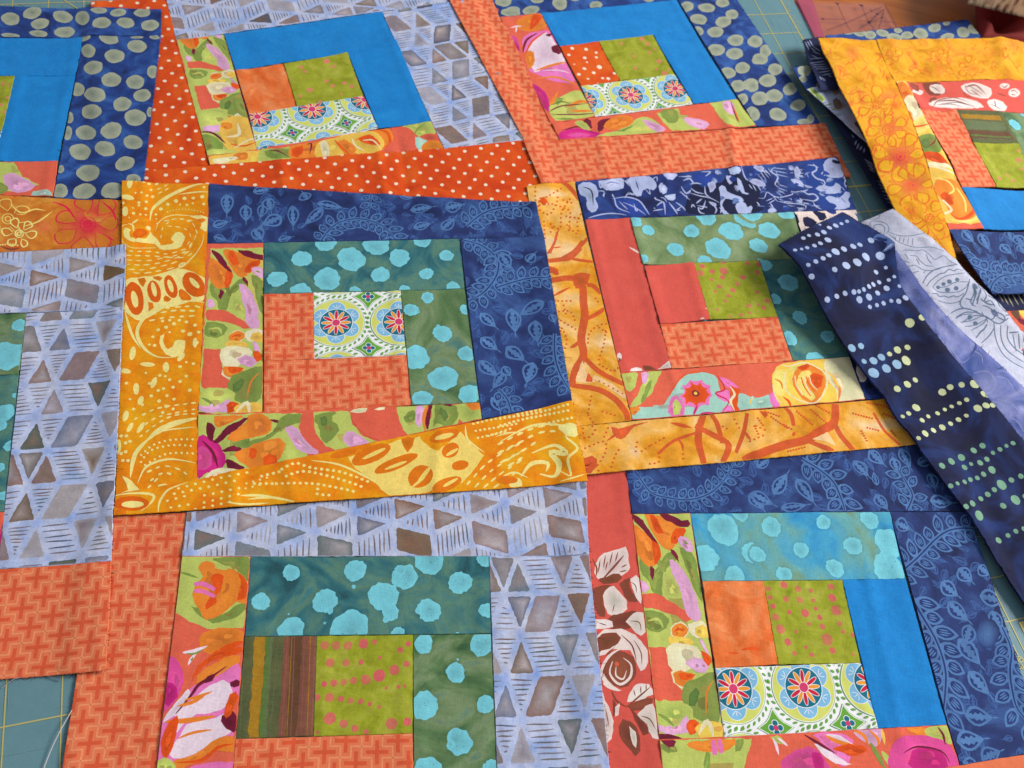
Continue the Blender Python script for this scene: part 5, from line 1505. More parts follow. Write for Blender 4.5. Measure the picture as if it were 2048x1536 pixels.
blk('C', 'quilt_block', 'quilt block with orange cross-print borders and an oval-print indigo corner, top right of centre', 'quilt block', [
 ('border_strip', 'weave', (880, -35, 980, -20, 1119, 280, 1048, 281), WV(3, 0)),
 ('border_strip', 'weave', (1046, 281, 1650, 247, 1702, 354, 1082, 366), WV(0, 2)),
 ('print_strip', 'dotbatik', (975, -25, 1340, -70, 1352, 0, 1000, 35), DT('C1')),
 ('print_strip', 'dotbatik', (1340, -25, 1455, -28, 1640, 248, 1512, 253), DT('C2')),
 ('floral_strip', 'floral', (1000, 35, 1081, 27, 1190, 234, 1100, 246), R_('flCl')),
 ('floral_strip', 'floral', (1103, 246, 1473, 199, 1512, 253, 1119, 280), R_('flCb')),
 ('solid_strip', 'blue', (1081, 27, 1352, 0, 1387, 60, 1119, 93), NONE),
 ('solid_strip', 'blue', (1306, 70, 1387, 60, 1473, 199, 1387, 208), NONE),
 ('center_patch', 'polka', (1119, 93, 1197, 83, 1240, 161, 1162, 173), RX('z3 d pol 11 410,278 490,282 392,314,10 482,330 547,300,9 548,326,9 495,355,6 422,368,5 480,392 565,382,15 448,425 533,415 650,420,10 583,448,9 615,450,11 500,452,8 558,478,8')),
 ('center_patch', 'green', (1197, 83, 1306, 70, 1348, 149, 1240, 161), RX('z3 d pdl 14 805,225 840,250 905,350,16 770,390,10 890,395,10 935,420,16 690,250,10 850,300,10 760,320,9 960,400,9 880,280,8')),
 ('medallion_strip', 'medal', (1162, 173, 1348, 149, 1387, 208, 1190, 234), MD((742, 540), 'z3'))])
blk('A', 'quilt_block', 'quilt block with indigo batik covered in large grey ovals, top left corner of the spread', 'quilt block', [
 ('print_strip', 'dotbatik', (-110, 8, 323, 19, 322, 72, -110, 75), DT('A1')),
 ('print_strip', 'dotbatik', (165, 75, 322, 72, 284, 400, 106, 396), DT('A2')),
 ('border_strip', 'flowerbrown', (-110, 385, 270, 402, 262, 492, -110, 510), R_('fwA')),
 ('solid_strip', 'blue', (-110, 75, 165, 75, 151, 152, -110, 151), NONE),
 ('solid_strip', 'blue', (30, 153, 151, 152, 116, 323, -14, 323), NONE),
 ('center_patch', 'green', (-110, 152, 30, 153, 4, 262, -110, 262), RX('z1 d pdl 12 20,480 45,560 10,600 30,640 50,490,8')),
 ('medallion_strip', 'medal', (-110, 262, 4, 262, -14, 323, -110, 323), MD((-60, 800), 'z1')),
 ('floral_strip', 'floral', (-110, 324, 116, 323, 106, 394, -110, 385), R_('flA'))])
blk('H', 'quilt_block', 'quilt block edged with coral fabric printed with brown and white roses, lower right', 'quilt block', [
 ('border_strip', 'red', (1140, 930, 1251, 925, 1335, 1620, 1190, 1620), R_('rose')),
 ('leaf_strip', 'leaf', (1249, 925, 1850, 880, 1935, 1022, 1264, 1027), LF('''z7 v 70 62 790,1290 860,1380 960,1410 1080,1420 1200,1380 1290,1290 1330,1200
z7 l 1500,1370 1400,1470,45
z7 l 1420,1385,1500,1480,45 1440,1200,1500,1210,25
z8 l -20,1380,110,1450,40 20,1240,90,1180,30 110,1390,190,1270,38 240,1300,340,1440,42 150,1470,300,1450,28 600,1200,640,1290,30 560,1200,655,1290,34 650,1140,740,1220,38 830,1130,890,1240,34 790,1180,820,1270,32 930,1220,1010,1180,28 1000,1270,1030,1360,34 1000,1430,1130,1440,40 690,1390,760,1480,38 700,1340,680,1260,20
z8 v 95 70 270,1190 370,1250 450,1320 490,1400 520,1500
z8 v 80 66 870,1480 900,1400 870,1330 820,1250'''.replace('z7 l 1500,1370 1400,1470,45\n', ''))),
 ('leaf_strip', 'leaf', (1779, 1024, 1937, 1024, 2092, 1500, 1918, 1532), LF('''z12 v 95 78 800,450 930,340 1050,220 1150,175 1300,180 1400,200
z12 v 120 82 890,560 960,680 1030,800 1070,900 1090,1000 1085,1120 1070,1250
z12 v 100 80 1400,720 1460,860 1455,980 1470,1100 1500,1200 1580,1300
z12 l 800,140,890,180,44 1160,400,1240,480,50 1280,560,1420,590,48 1060,480,1160,560,50 1270,390,1340,440,40 1160,800,1290,950,52 1220,985,1340,1120,48 1200,1240,1360,1250,52 1150,1390,1310,1370,52 1290,1490,1400,1440,44 1100,590,1220,700,48 1230,720,1200,840,40 1350,640,1400,760,40 1180,1500,1300,1560,40
h lf 1330,770,60,90,.25''')),
 ('border_strip', 'weave', (1335, 1626, 2093, 1502, 2130, 1640, 1345, 1760), NONE),
 ('floral_strip', 'floral', (1264, 1028, 1380, 1027, 1448, 1475, 1318, 1480), R_('flH')),
 ('floral_strip', 'floral', (1318, 1480, 1893, 1450, 1918, 1532, 1335, 1626), R_('flHb')),
 ('spotted_strip', 'tealsky', (1380, 1027, 1779, 1024, 1811, 1158, 1404, 1163), BT(('z11', 'H1'), ('z12', 'H1b'))),
 ('center_patch', 'orange', (1404, 1163, 1526, 1162, 1556, 1329, 1430, 1336), RX('z11 S do 16 1370,865 1430,855 1480,862\nS do 10 1300,880 1360,885')),
 ('center_patch', 'green', (1526, 1162, 1684, 1160, 1721, 1326, 1556, 1329), RX('z12 d pd 15 78,518,15 168,495,20 248,518,18 323,527,12 437,505,18 90,568,14 180,575,17 260,580,18 338,582,12 445,568,22 105,617 200,650,13 290,655,22 350,630,12 465,640,28 120,680,20 373,680,15 148,748,25 310,717,12 388,732,16 485,715,14 190,820,20 415,805,32 505,760,12 295,850,10 228,885,13 327,893,14 445,868,18 240,760,10 560,780,12 560,890,10')),
 ('medallion_strip', 'medal', (1430, 1336, 1721, 1326, 1756, 1457, 1448, 1475), MD((285, 1070), 'z12')),
 ('solid_strip', 'blue', (1684, 1160, 1811, 1158, 1893, 1450, 1756, 1457), NONE)])
blk('F', 'quilt_block', 'quilt block with golden branch-print borders, partly under the dotted navy strip', 'quilt block', [
 ('border_strip', 'branch', (1053, 373, 1149, 364, 1264, 841, 1130, 855), R_('branch')),
 ('border_strip', 'branch', (1130, 855, 1780, 797, 1840, 888, 1150, 951), R_('branchb')),
 ('print_strip', 'navyfloral', (1151, 364, 1675, 315, 1712, 420, 1169, 440), R_('navyF')),
 ('print_strip', 'navyfloral', (1587, 424, 1712, 420, 1780, 797, 1731, 799), R_('navyFr')),
 ('solid_strip', 'red', (1170, 440, 1260, 436, 1343, 737, 1241, 746), R_('redF')),
 ('spotted_strip', 'sage', (1260, 436, 1587, 424, 1614, 518, 1286, 529), BT(('z3', 'F1'), ('z4', 'F1b'))),
 ('spotted_strip', 'tealblue', (1518, 521, 1614, 518, 1698, 714, 1585, 722), BT(('z8', 'F2'))),
 ('center_patch', 'red', (1288, 532, 1387, 525, 1420, 639, 1320, 648), R_('redFc')),
 ('center_patch', 'green', (1387, 525, 1518, 521, 1555, 634, 1420, 639), RX('z7 d pd 15 1150,95,15 1140,133,20 1207,123,14 1273,120,24 1267,75,12 1405,78,12 1470,85,18 1205,168,10 1265,155,14 1380,155,16 1463,130,15 1350,192,15 1247,208,13 1325,228,15 1225,235,9 1300,260,13 1463,240,12 1283,290,10 1415,317,14 1235,342,9 1417,358,10 1370,370,12 1470,310,8 1310,380,9 1520,290,16 1500,330,12')),
 ('weave_strip', 'weave', (1320, 648, 1555, 634, 1585, 722, 1343, 737), WV(5, 1)),
 ('floral_strip', 'floral', (1241, 746, 1698, 714, 1731, 799, 1264, 841), R_('flF'))])
blk('G', 'quilt_block', 'quilt block with striped green patch and turquoise spotted strips, bottom middle of the spread', 'quilt block', [
 ('border_strip', 'weave', (203, 1031, 374, 1025, 303, 1620, 112, 1620), WV(6, 5)),
 ('print_strip', 'tri', (374, 1025, 1172, 958, 1178, 1110, 364, 1113), TR(6, 4, 1)),
 ('print_strip', 'tri', (978, 1111, 1178, 1110, 1228, 1620, 997, 1620), TR(-3, 0, 0)),
 ('floral_strip', 'floral', (364, 1113, 501, 1113, 460, 1620, 303, 1620), R_('flG')),
 ('spotted_strip', 'tealblue', (501, 1113, 978, 1112, 982, 1267, 490, 1273), BT(('z10', 'G1'))),
 ('striped_patch', 'stripe', (490, 1273, 633.6, 1272, 627, 1472, 471, 1478), RX('z10 B sty 35,780 92,780 45,1400 -10,1400\nB stl 95,780 135,780 85,1400 55,1400\nB stp 195,780 382,780 362,1400 160,1400\nB brn 230,780 300,780 262,1400 205,1400\ns spk 5 215,780 180,1360\ns spk 4 255,780 232,1360;310,780 290,1360\ns spk 5 372,780 352,1360\ns sty 4 240,780 210,1360;345,780 325,1360\ns stl 4 160,780 110,1400;-30,780 -60,1400\nz9 B sty 1450,780 1515,780 1465,1400 1410,1400\nB gd 1515,780 1540,780 1500,1400 1470,1400')),
 ('center_patch', 'green', (633.6, 1272, 826, 1270, 825, 1467, 627, 1473), RX('z10 d pd 15 425,840,24 490,840,24 558,840,24 645,830,28 708,820,15 855,865,18 900,832,16 456,937,25 546,937,21 632,933,16 740,908,10 423,1060,17 477,1053,21 533,1048,19 588,1038,20 658,1033,28 735,1010,34 820,978,29 890,945,18 380,1136,21 453,1136,26 517,1143,18 572,1153,18 630,1157,16 682,1172,14 455,1255,34 533,1285,24 597,1313,21 660,1333,16 805,1285,32 895,1275,24 385,1335,10 845,1075,12 880,1070,10 775,1080,9 735,1190,10')),
 ('weave_strip', 'weave', (471, 1478, 825, 1467, 828, 1620, 460, 1620), WV(2, 3)),
 ('spotted_strip', 'tealgreen', (826, 1270, 982, 1268, 997, 1620, 828, 1620), BT(('z10', 'G2')))])
blk('E', 'quilt_block', 'quilt block with bright yellow paisley borders round leaf-print navy strips, centre of the spread', 'quilt block', [
 ('border_strip', 'yellow', (244, 362, 418, 368, 394, 961, 231, 990), R_('yellow')),
 ('border_strip', 'yellow', (231, 990, 1144, 801, 1176, 962, 227, 1031), R_('yellowb')),
 ('leaf_strip', 'leaf', (418, 368, 1072, 404, 1088, 472, 414, 487), LF('''z1 l 1290,1110,1290,1220,38 1395,1165,1400,1260,36 1455,1370,1490,1280,38 1500,1160,1480,1240,30 1210,1290,1300,1260,30 1215,1350,1290,1370,28 1440,1100,1536,1080,30
z2 l 20,1300,70,1370,40 100,1130,120,1200,38 180,1230,70,1280,50 240,1170,245,1290,34 415,1180,310,1280,34 380,1160,530,1185,28 330,1140,300,1100,40 910,1200,1040,1180,28 930,1300,1030,1270,30 1090,1310,1165,1240,36 1110,1190,1210,1170,34 160,1370,240,1350,24 850,1120,930,1130,26
z2 v 78 60 400,1380 470,1290 560,1250 660,1250 760,1290 830,1370
z2 v 78 60 1230,1290 1320,1220 1420,1190 1560,1180
z2 v 60 50 690,1110 680,1190''')),
 ('leaf_strip', 'leaf', (920, 478, 1088, 472, 1144, 801, 964, 839), LF('''z2 v 84 60 1210,1370 1320,1400 1400,1470 1420,1560
z6 v 84 60 1400,20 1415,90 1390,170 1320,250 1230,300
z6 l 1310,360,1400,440,36 1310,500,1410,570,40 1500,340,1510,470,38 1460,560,1536,620,42 1300,630,1410,720,40 1450,690,1380,790,34 1370,840,1480,930,40
z7 v 84 64 -20,215 90,180 190,160 290,165
z7 l 250,295,110,370,42 65,330,85,470,38 200,400,215,525,42 35,550,140,630,44 190,640,150,760,44 20,660,60,720,30 290,370,310,420,24
z7 v 84 64 310,480 310,600 340,710 400,810
z7 v 78 60 -10,790 40,850 65,930
z7 l 0,20,60,110,40 150,70,200,20,34''')),
 ('floral_strip', 'floral', (414, 488, 527, 486, 526, 828, 396, 829), XF('flH', (1020, 900), (1000, 400), 'z11', (1320, 600), (1390, 230), 'z5')),
 ('floral_strip', 'floral', (396, 829, 959, 806, 964, 839, 394, 961), R_('flE')),
 ('spotted_strip', 'tealblue', (528, 486, 920, 478, 929, 578, 528, 588), BT(('z2', 'E1'), ('z6', 'E1b'))),
 ('weave_strip', 'weave', (528, 589, 627, 586, 628, 718, 528, 722), WV(3, 2)),
 ('medallion_strip', 'medal', (627, 586, 802, 582, 813, 711, 628, 718), MD((495, 420), 'z6')),
 ('spotted_strip', 'tealgreen', (802, 582, 929, 578, 959, 806, 823, 811), BT(('z6', 'E2'))),
 ('weave_strip', 'weave', (528, 722, 813, 711, 823, 811, 527, 828), WV(1, 5))])
blk('D', 'quilt_block', 'quilt block bordered by pale lilac triangle-print batik, cut off by the left view edge', 'quilt block', [
 ('print_strip', 'tri', (-110, 512, 252, 489, 247, 615, -110, 630), TR(2, 6, 1)),
 ('print_strip', 'tri', (53, 627, 247, 615, 223, 1122, -4, 1138), TR(4, 8)),
 ('border_strip', 'weave', (-110, 1146, 223, 1122, 213, 1342, -110, 1366), WV(4, 1)),
 ('spotted_strip', 'tealgreen', (-110, 630, 53, 627, 38, 750, -110, 752), BT(('z5', 'D1'))),
 ('spotted_strip', 'tealblue', (-110, 752, 38, 750, 9, 1024, -110, 1024), BT(('z5', 'D2'))),
 ('floral_strip', 'floral', (-110, 1024, 9, 1024, -4, 1138, -110, 1146), RX('z9 b mg -60,150 0,160 8,240 -20,330 -80,330'))])
blk('S1', 'quilt_block', 'indigo oval-print quilt block at the bottom of the stack on the right', 'quilt block', [
 ('print_strip', 'dotbatik', (1583, 137, 1640, 122, 1700, 240, 1612, 180), DT('S2')),
 ('print_strip', 'dotbatik', (1650, 72, 1934, 39, 1985, 100, 1665, 120), DT('S1')),
 ('ray_strip', 'rayfab', (1640, 200, 1742, 250, 1835, 440, 1786, 436), R_('ray2'))])
blk('S2', 'quilt_block', 'pale triangle-print quilt block peeping out halfway down the stack on the right', 'quilt block', [
 ('print_strip', 'tri', (1613, 179, 1690, 158, 1840, 330, 1748, 298), RX('za b lg 380,1225 440,1215 620,1370 540,1395 470,1340\nb gm 400,1230 440,1220 600,1370 540,1385\nb t6 700,1160 760,1130 800,1280 720,1290\nb t6 730,1360 850,1380 900,1480 740,1500\nS hl 12 560,1420 640,1410;590,1450 700,1440;620,1480 720,1475;640,1510 760,1505\nz4 b gm 440,660 520,700 510,720 460,690\nb t5 570,700 610,700 640,800 600,750\nS gm 7 400,600 460,590;420,630 480,620;450,660 500,650\nb hl 450,570 480,560 500,610 460,620'))])
blk('S3', 'quilt_block', 'navy quilt block printed with fine white rays, just beneath the top of the stack', 'quilt block', [
 ('ray_strip', 'rayfab', (1605, 80, 1645, 74, 1720, 170, 1640, 181), R_('ray')),
 ('ray_strip', 'rayfab', (1960, 560, 2130, 560, 2160, 612, 2000, 624), R_('ray3')),
 ('floral_strip', 'floral', (2000, 624, 2160, 612, 2240, 740, 2070, 740), RX('zc b ye 1960,1270 2060,1260 2060,1400 1990,1350\nb brn 1850,1260 1960,1280 2000,1400 2080,1480 1960,1420\nb ma 1960,1400 2080,1420 2080,1500'))])
blk('I', 'quilt_block', 'quilt block with golden yellow flower-print borders on top of the stack', 'quilt block', [
 ('border_strip', 'flower', [(1636, 77, 1752, 80, 1790, 163, 1675, 166), (1675, 166, 1790, 163, 1847, 306, 1740, 300), (1740, 300, 1847, 306, 1897, 461, 1802, 450), (1802, 450, 1897, 461, 1912, 520, 1838, 520)], R_('fwI')),
 ('border_strip', 'flower', (1752, 80, 2110, 88, 2140, 164, 1788, 162), R_('fwI2')),
 ('floral_strip', 'floral', [(1790, 163, 1811, 164, 1887, 306, 1847, 306), (1847, 306, 1887, 306, 1967, 457, 1897, 461)], R_('flI')),
 ('rose_strip', 'red', (1811, 164, 2140, 164, 2180, 224, 1839, 217), R_('roseI')),
 ('weave_strip', 'weave', (1839, 217, 1911, 219, 1991, 374, 1923, 375), WV(2, 2)),
 ('striped_patch', 'stripe', (1911, 220, 2004, 224, 2037, 288, 1946, 286), RX('z4 B sty 1170,655 1400,660 1410,685 1180,680\nB stl 1180,690 1420,695 1440,740 1210,740\nB brn 1210,745 1450,750 1480,790 1240,790\nB gd 1225,770 1465,775 1470,785 1230,780')),
 ('spotted_strip', 'tealgreen', (2004, 224, 2190, 226, 2270, 375, 2075, 375), BT(('z4', 'I1'))),
 ('center_patch', 'green', (1946, 286, 2037, 288, 2075, 375, 1993, 374), RX('z4 d pdl 10 1505,910,13 1390,1020 1470,1030 1500,860,9 1440,1000,8 1520,960,9')),
 ('solid_strip', 'blue', (1923, 375, 2270, 375, 2320, 458, 1967, 458), NONE),
 ('leaf_strip', 'leaf', (1897, 459, 2320, 458, 2390, 580, 1985, 588), LF('''zc v 170 130 1230,500 1260,620 1350,720 1500,810 1700,860 1900,870 2100,860
zc v 150 130 1640,1080 1680,980 1780,900 1950,870
zc l 1300,370,1450,510,70 1520,400,1630,590,70 1860,370,1890,480,60 1770,520,1900,640,70 1990,530,2060,640,60
z4 l 1480,1340,1540,1400,40'''))])
blk('K', 'folded_cloth', 'white fabric printed with grey paisley outlines, running under the dotted navy strip', 'fabric', [
 ('cloth_panel', 'white', [(1716, 447, 1785, 418, 1860, 475, 1800, 520), (1800, 520, 1860, 475, 1912, 521, 1850, 590), (1850, 590, 1912, 521, 1966, 578, 1910, 660), (1910, 660, 1966, 578, 2052, 672, 2010, 780), (2010, 780, 2052, 672, 2170, 830, 2130, 930)], R_('white'))])
blk('N', 'folded_cloth', 'hazy lilac and indigo batik layer between the navy dotted strip and the white cloth', 'fabric', [
 ('cloth_panel', 'swirl', [(1770, 500, 1790, 500, 1848, 580, 1800, 600), (1800, 600, 1848, 580, 1900, 640, 1860, 700), (1860, 700, 1900, 640, 1958, 692, 1925, 775), (1925, 775, 1958, 692, 2048, 775, 2030, 900), (2030, 900, 2048, 775, 2170, 900, 2150, 1060)], R_('swirl'))])
blk('J', 'folded_strip', 'dark navy batik strip with rows of pale dots, lying across the right of the spread', 'fabric strip', [
 ('cloth_panel', 'rows', [(1557, 489, 1684, 425, 1789, 485, 1603, 540), (1603, 540, 1789, 485, 1800, 570, 1649, 627), (1649, 627, 1800, 570, 1877, 676, 1694, 700), (1694, 700, 1877, 676, 1965, 781, 1768, 792), (1768, 792, 1965, 781, 2048, 882, 1812, 860), (1812, 860, 2048, 882, 2100, 960, 1895, 975), (1895, 975, 2100, 960, 2160, 1060, 1942, 1034), (1942, 1034, 2160, 1060, 2200, 1200, 2000, 1132), (2000, 1132, 2200, 1200, 2300, 1420, 2180, 1400)], R_('rowsJ'))])

# creases pressed into the cloth
for c in [('E', (470, 1000), (462, 900), .004, .0012), ('B', (757, 310), (770, 400), .003, .0010), ('B', (800, 300), (818, 395), .003, -.0009), ('C', (1455, 245), (1470, 350), .004, .0016), ('C', (1200, 270), (1215, 370), .003, .0008),
          ('C', (1320, 262), (1330, 350), .003, .0008), ('E', (590, 1000), (572, 920), .004, .0009), ('F', (1262, 440), (1340, 735), .003, .0007), ('F', (1500, 825), (1510, 915), .004, .0009), ('F', (1640, 812), (1650, 905), .004, .0009),
          ('H', (1255, 930), (1325, 1540), .003, .0006), ('H', (1735, 1170), (1790, 1440), .004, .0009), ('B', (560, 320), (570, 390), .003, .0008), ('I', (1755, 85), (1880, 420), .006, .0014), ('I', (1830, 90), (1850, 160), .006, .0009),
          ('J', (1740, 440), (1700, 560), .008, .002), ('J', (1600, 560), (1800, 640), .01, .0015), ('E', (880, 850), (870, 990), .004, .0010), ('H', (1500, 1340), (1460, 1160), .005, .0008), ('I', (1980, 90), (1990, 160), .006, .0018),
          ('E', (900, 420), (1040, 440), .005, .0006), ('A', (330, 30), (150, 90), .006, .0006), ('J', (1850, 700), (1980, 900), .012, .0015), ('J', (1950, 950), (2080, 1150), .012, .002)]: add_crease(*c)

# ------------------------------------------------------------------ build the blocks
import time; T0 = time.time()
for (k, name, label, cat, patches, group) in PLAN:
    pts = []
    for p in patches:
        q = p[2] if isinstance(p[2], list) else [p[2]]
        for w in q: pts += [(w[i], w[i + 1]) for i in range(0, 8, 2)]
    W_ = place(pts, k)
    if k in ('J', 'K', 'N'):
        q = patches[0][2]; le = [q[0][0:2]] + [a[6:8] for a in q]; ri = [q[0][2:4]] + [a[4:6] for a in q]
        LAY[k]['poly'] = place(le + ri[::-1], k)
    else: LAY[k]['poly'] = hull(W_)
    root = thing(name, label, cat, group)
    c = LAY[k]['poly'].mean(0); root.location = (c[0], c[1], 0)
    bpy.context.view_layer.update()
    inv = root.matrix_world.inverted()
    li = 0; allW = [np.array(place([(w[i], w[i + 1]) for i in range(0, 8, 2)], k)) for p in patches for w in (p[2] if isinstance(p[2], list) else [p[2]])]
    for (pn, fab, quad, ink_fn) in patches:
        if pn != 'cloth_panel': LBL = PLAB[pn, fab] if (pn, fab) in PLAB else PLAB.get(fab)
        else: LBL = None
        qs = quad if isinstance(quad, list) else [quad]
        lift = (0, .0005, .0002, .0007)[li % 4] * (.3 if k in ('I', 'S1', 'S2', 'S3') else 1); li += 1
        WQ = [place([(w[i], w[i + 1]) for i in range(0, 8, 2)], k, lift) for w in qs]
        for w in qs: pass
        ink = Ink(k); cen = np.concatenate(WQ).mean(0)[None]; ink.z0 = float(top_of(k, cen)[0] + lift)
        if len(qs) > 1:  # long ribbons: height varies along them, so place every printed point where the cloth is
            def T(pts, s=ink, k=k):
                p = np.atleast_2d(np.asarray(pts, float)); q = p * s.w[2] + np.array(s.w[:2]); return place(q, k)
            ink.T = T
        else:
            def T(pts, s=ink, k=k, lift=lift):
                p = np.atleast_2d(np.asarray(pts, float)); q = p * s.w[2] + np.array(s.w[:2]); z = s.z0
                w = unp(q, z); z2 = top_of(k, w) + lift; return unp(q, .3 * z + .7 * z2)
            ink.T = T
        ink_fn(ink, WQ[0])
        ed = None
        if len(qs) > 1:
            ed = [[1 if i == 0 else 0, 1, 1 if i == len(qs) - 1 else 0, 1] for i in range(len(qs))]
        rest = allW
        def outside(p, rest=rest):
            return not any(poly_dist(p[None], h)[0] == 0 for h in rest)
        o = cloth(pn, None, k, WQ, M[fab], ink, lift, ed, label=LBL, rim=.0015 if k == 'J' else .0007, outer=outside)
        o.parent = root; o.matrix_parent_inverse = inv
    print('block', k, round(time.time() - T0, 1), sum(len(c.data.polygons) for c in root.children))

# ------------------------------------------------------------------ table and cutting mat
def simple_mat(name, col, rough=.6, **kw):
    m = bpy.data.materials.new(name); m.use_nodes = True; b = m.node_tree.nodes['Principled BSDF']; b.inputs['Base Color'].default_value = (*lin(col), 1); b.inputs['Roughness'].default_value = rough
    for a, v in kw.items(): b.inputs[a.replace('_', ' ')].default_value = v
    return m
wood = bpy.data.materials.new('varnished_wood'); wood.use_nodes = True; N = wood.node_tree.nodes; L = wood.node_tree.links; b = N['Principled BSDF']
tc = N.new('ShaderNodeTexCoord'); mp = N.new('ShaderNodeMapping'); mp.inputs['Scale'].default_value = (4, 45, 4); mp.inputs['Rotation'].default_value = (0, 0, math.radians(22)); L.new(tc.outputs['Object'], mp.inputs[0])
nz = N.new('ShaderNodeTexNoise'); nz.inputs['Scale'].default_value = 2.2; nz.inputs['Detail'].default_value = 8; nz.inputs['Distortion'].default_value = .6; L.new(mp.outputs[0], nz.inputs['Vector'])
rp = N.new('ShaderNodeValToRGB'); L.new(nz.outputs['Fac'], rp.inputs[0]); rp.color_ramp.elements[0].position = .3; rp.color_ramp.elements[0].color = (*lin((160, 84, 24)), 1); rp.color_ramp.elements[1].position = .7; rp.color_ramp.elements[1].color = (*lin((184, 108, 40)), 1)
L.new(rp.outputs[0], b.inputs['Base Color']); b.inputs['Roughness'].default_value = .42
def slab(name, quad, z0, z1, mat, parent=None, bevel=0.):
    V = [(x, y, z0) for x, y in quad] + [(x, y, z1) for x, y in quad]
    F = [(3, 2, 1, 0), (4, 5, 6, 7)] + [(i, (i + 1) % 4, 4 + (i + 1) % 4, 4 + i) for i in range(4)]
    me = bpy.data.meshes.new(name); me.from_pydata(V, [], F); me.materials.append(mat); o = bpy.data.objects.new(name, me); SC.collection.objects.link(o)
    if bevel: md = o.modifiers.new('bevel', 'BEVEL'); md.width = bevel; md.segments = 2
    if parent: o.parent = parent
    return o
tb = slab('table_top', [(-1.1, -.45), (1.6, -.45), (1.6, 1.9), (-1.1, 1.9)], -.033, -.003, wood, bevel=.003); tb['kind'] = 'structure'
ea = unp((1588, 0)); _t = math.radians(23.7); mu = np.array([math.cos(_t), math.sin(_t)]); mv = np.array([-mu[1], mu[0]])   # up the mat, across it (to the right)
mat = thing('cutting_mat', 'teal green self-healing cutting mat ruled with a yellow inch grid, under the quilt blocks', 'cutting mat')
def mq(u0, u1, v0, v1): return [tuple(ea + mu * u + mv * v) for u, v in ((u0, v0), (u1, v0), (u1, v1), (u0, v1))]
slab('mat_board', mq(-1.02, 0, -1.25, .28), -.0028, -.0002, M['mat'], mat, .0008)
IN = .02636; g1 = unp((7.5, 1454))
g0 = unp((1606.5, 78)); u_off = (g1 - ea) @ mu; u_off += IN * round(((g0 - ea) @ mu - u_off) / IN); v_off = (g1 - ea) @ mv; v_off += IN * round((0 - v_off) / IN); jb = round(((unp((1718, 374.8)) - ea) @ mv - v_off) / IN)
inkm = simple_mat('mat_yellow_print', (198, 186, 110), .6)
gv, gf = [], []
def gl(a, b, w, z=0.00002):
    a, b = np.array(a), np.array(b); d = (b - a) / np.hypot(*(b - a)); n = np.array([-d[1], d[0]]) * w / 2; i = len(gv)
    gv.extend([(*(a - n), z), (*(b - n), z), (*(b + n), z), (*(a + n), z)]); gf.append((i, i + 1, i + 2, i + 3))
P2 = lambda u, v: ea + mu * u + mv * v
for i in range(-38, 1):
    u = u_off + i * IN; gl(P2(u, -1.22), P2(u, .26), .0007 if i else .001)
for j in range(-48, 11):
    v = v_off + j * IN; gl(P2(-1.0, v), P2(u_off, v), .0007 if j != jb else .0016, .00005)
    for t in range(1, 8): gl(P2(u_off + .0005, v + IN * t / 8), P2(u_off + (.007 if t == 4 else .0045), v + IN * t / 8), .0004, .00005)
gl(unp((128, 0)), unp((156, 18)), .0008, .00008)
me = bpy.data.meshes.new('printed_grid'); me.from_pydata(gv, [], gf); me.materials.append(inkm); o = bpy.data.objects.new('printed_grid', me); SC.collection.objects.link(o); o.parent = mat
def flat_print(name, polys, mt, parent, z):
    V, F = [], []
    for P in polys: i = len(V); V += [(x, y, z) for x, y in P]; F.append(tuple(range(i, i + len(P))))
    me = bpy.data.meshes.new(name); me.from_pydata(V, [], F); me.materials.append(mt); o = bpy.data.objects.new(name, me); SC.collection.objects.link(o); o.parent = parent; return o
def stroke_polys(px, w, z=0.):
    P = unp(crom(px, False, 5) if len(px) > 2 else px, z); l, r = ribbon(P, w); return [[tuple(l[i]), tuple(l[i + 1]), tuple(r[i + 1]), tuple(r[i])] for i in range(len(P) - 1)]
sx = 88 / 751
def zt(u, v): return (1960 + u * sx, 1180 + v * sx)
pol = [[tuple(unp(zt(*p))) for p in ((660, 550), (751, 530), (790, 640), (790, 730), (740, 715))]]
flat_print('printed_block', pol, simple_mat('mat_pale_print', (226, 204, 128)), mat, .0001)
pol = stroke_polys([zt(640, 1160), zt(660, 1225), zt(715, 1225), zt(735, 1190), zt(715, 1165), zt(675, 1170), zt(665, 1200)], .0006) + stroke_polys([zt(640, 1150), zt(665, 1135), zt(705, 1150)], .0006) + stroke_polys([zt(690, 1320), zt(751, 1310)], .0006) + stroke_polys([zt(712, 1260), zt(728, 1350)], .0006) + stroke_polys([zt(560, 940), zt(650, 1115)], .0006)
flat_print('printed_numeral', pol, inkm, mat, .00012)

sc_ = []
for (x0, y0, x1, y1, n_) in ((1480, 0, 1640, 200, 16), (1640, 230, 1800, 440, 14), (0, 1350, 150, 1536, 3), (1990, 1090, 2048, 1400, 10)):
    for _ in range(n_):
        p = unp((RR.uniform(x0, x1), RR.uniform(y0, y1))); a = RR.choice([_t, _t + 1.571]) + RR.gauss(0, .06); L_ = RR.uniform(.008, .05); d = np.array([math.cos(a), math.sin(a)]) * L_; l, r = ribbon(np.array([p - d / 2, p - d / 6, p + d / 6, p + d / 2]), RR.uniform(.00012, .0003), (.1, .1))
        sc_ += [[tuple(l[i]), tuple(l[i + 1]), tuple(r[i + 1]), tuple(r[i])] for i in range(3)]
o = flat_print('knife_scars', sc_, simple_mat('scar_grey', (126, 158, 162), .7), mat, .00014); o['kind'] = 'stuff'

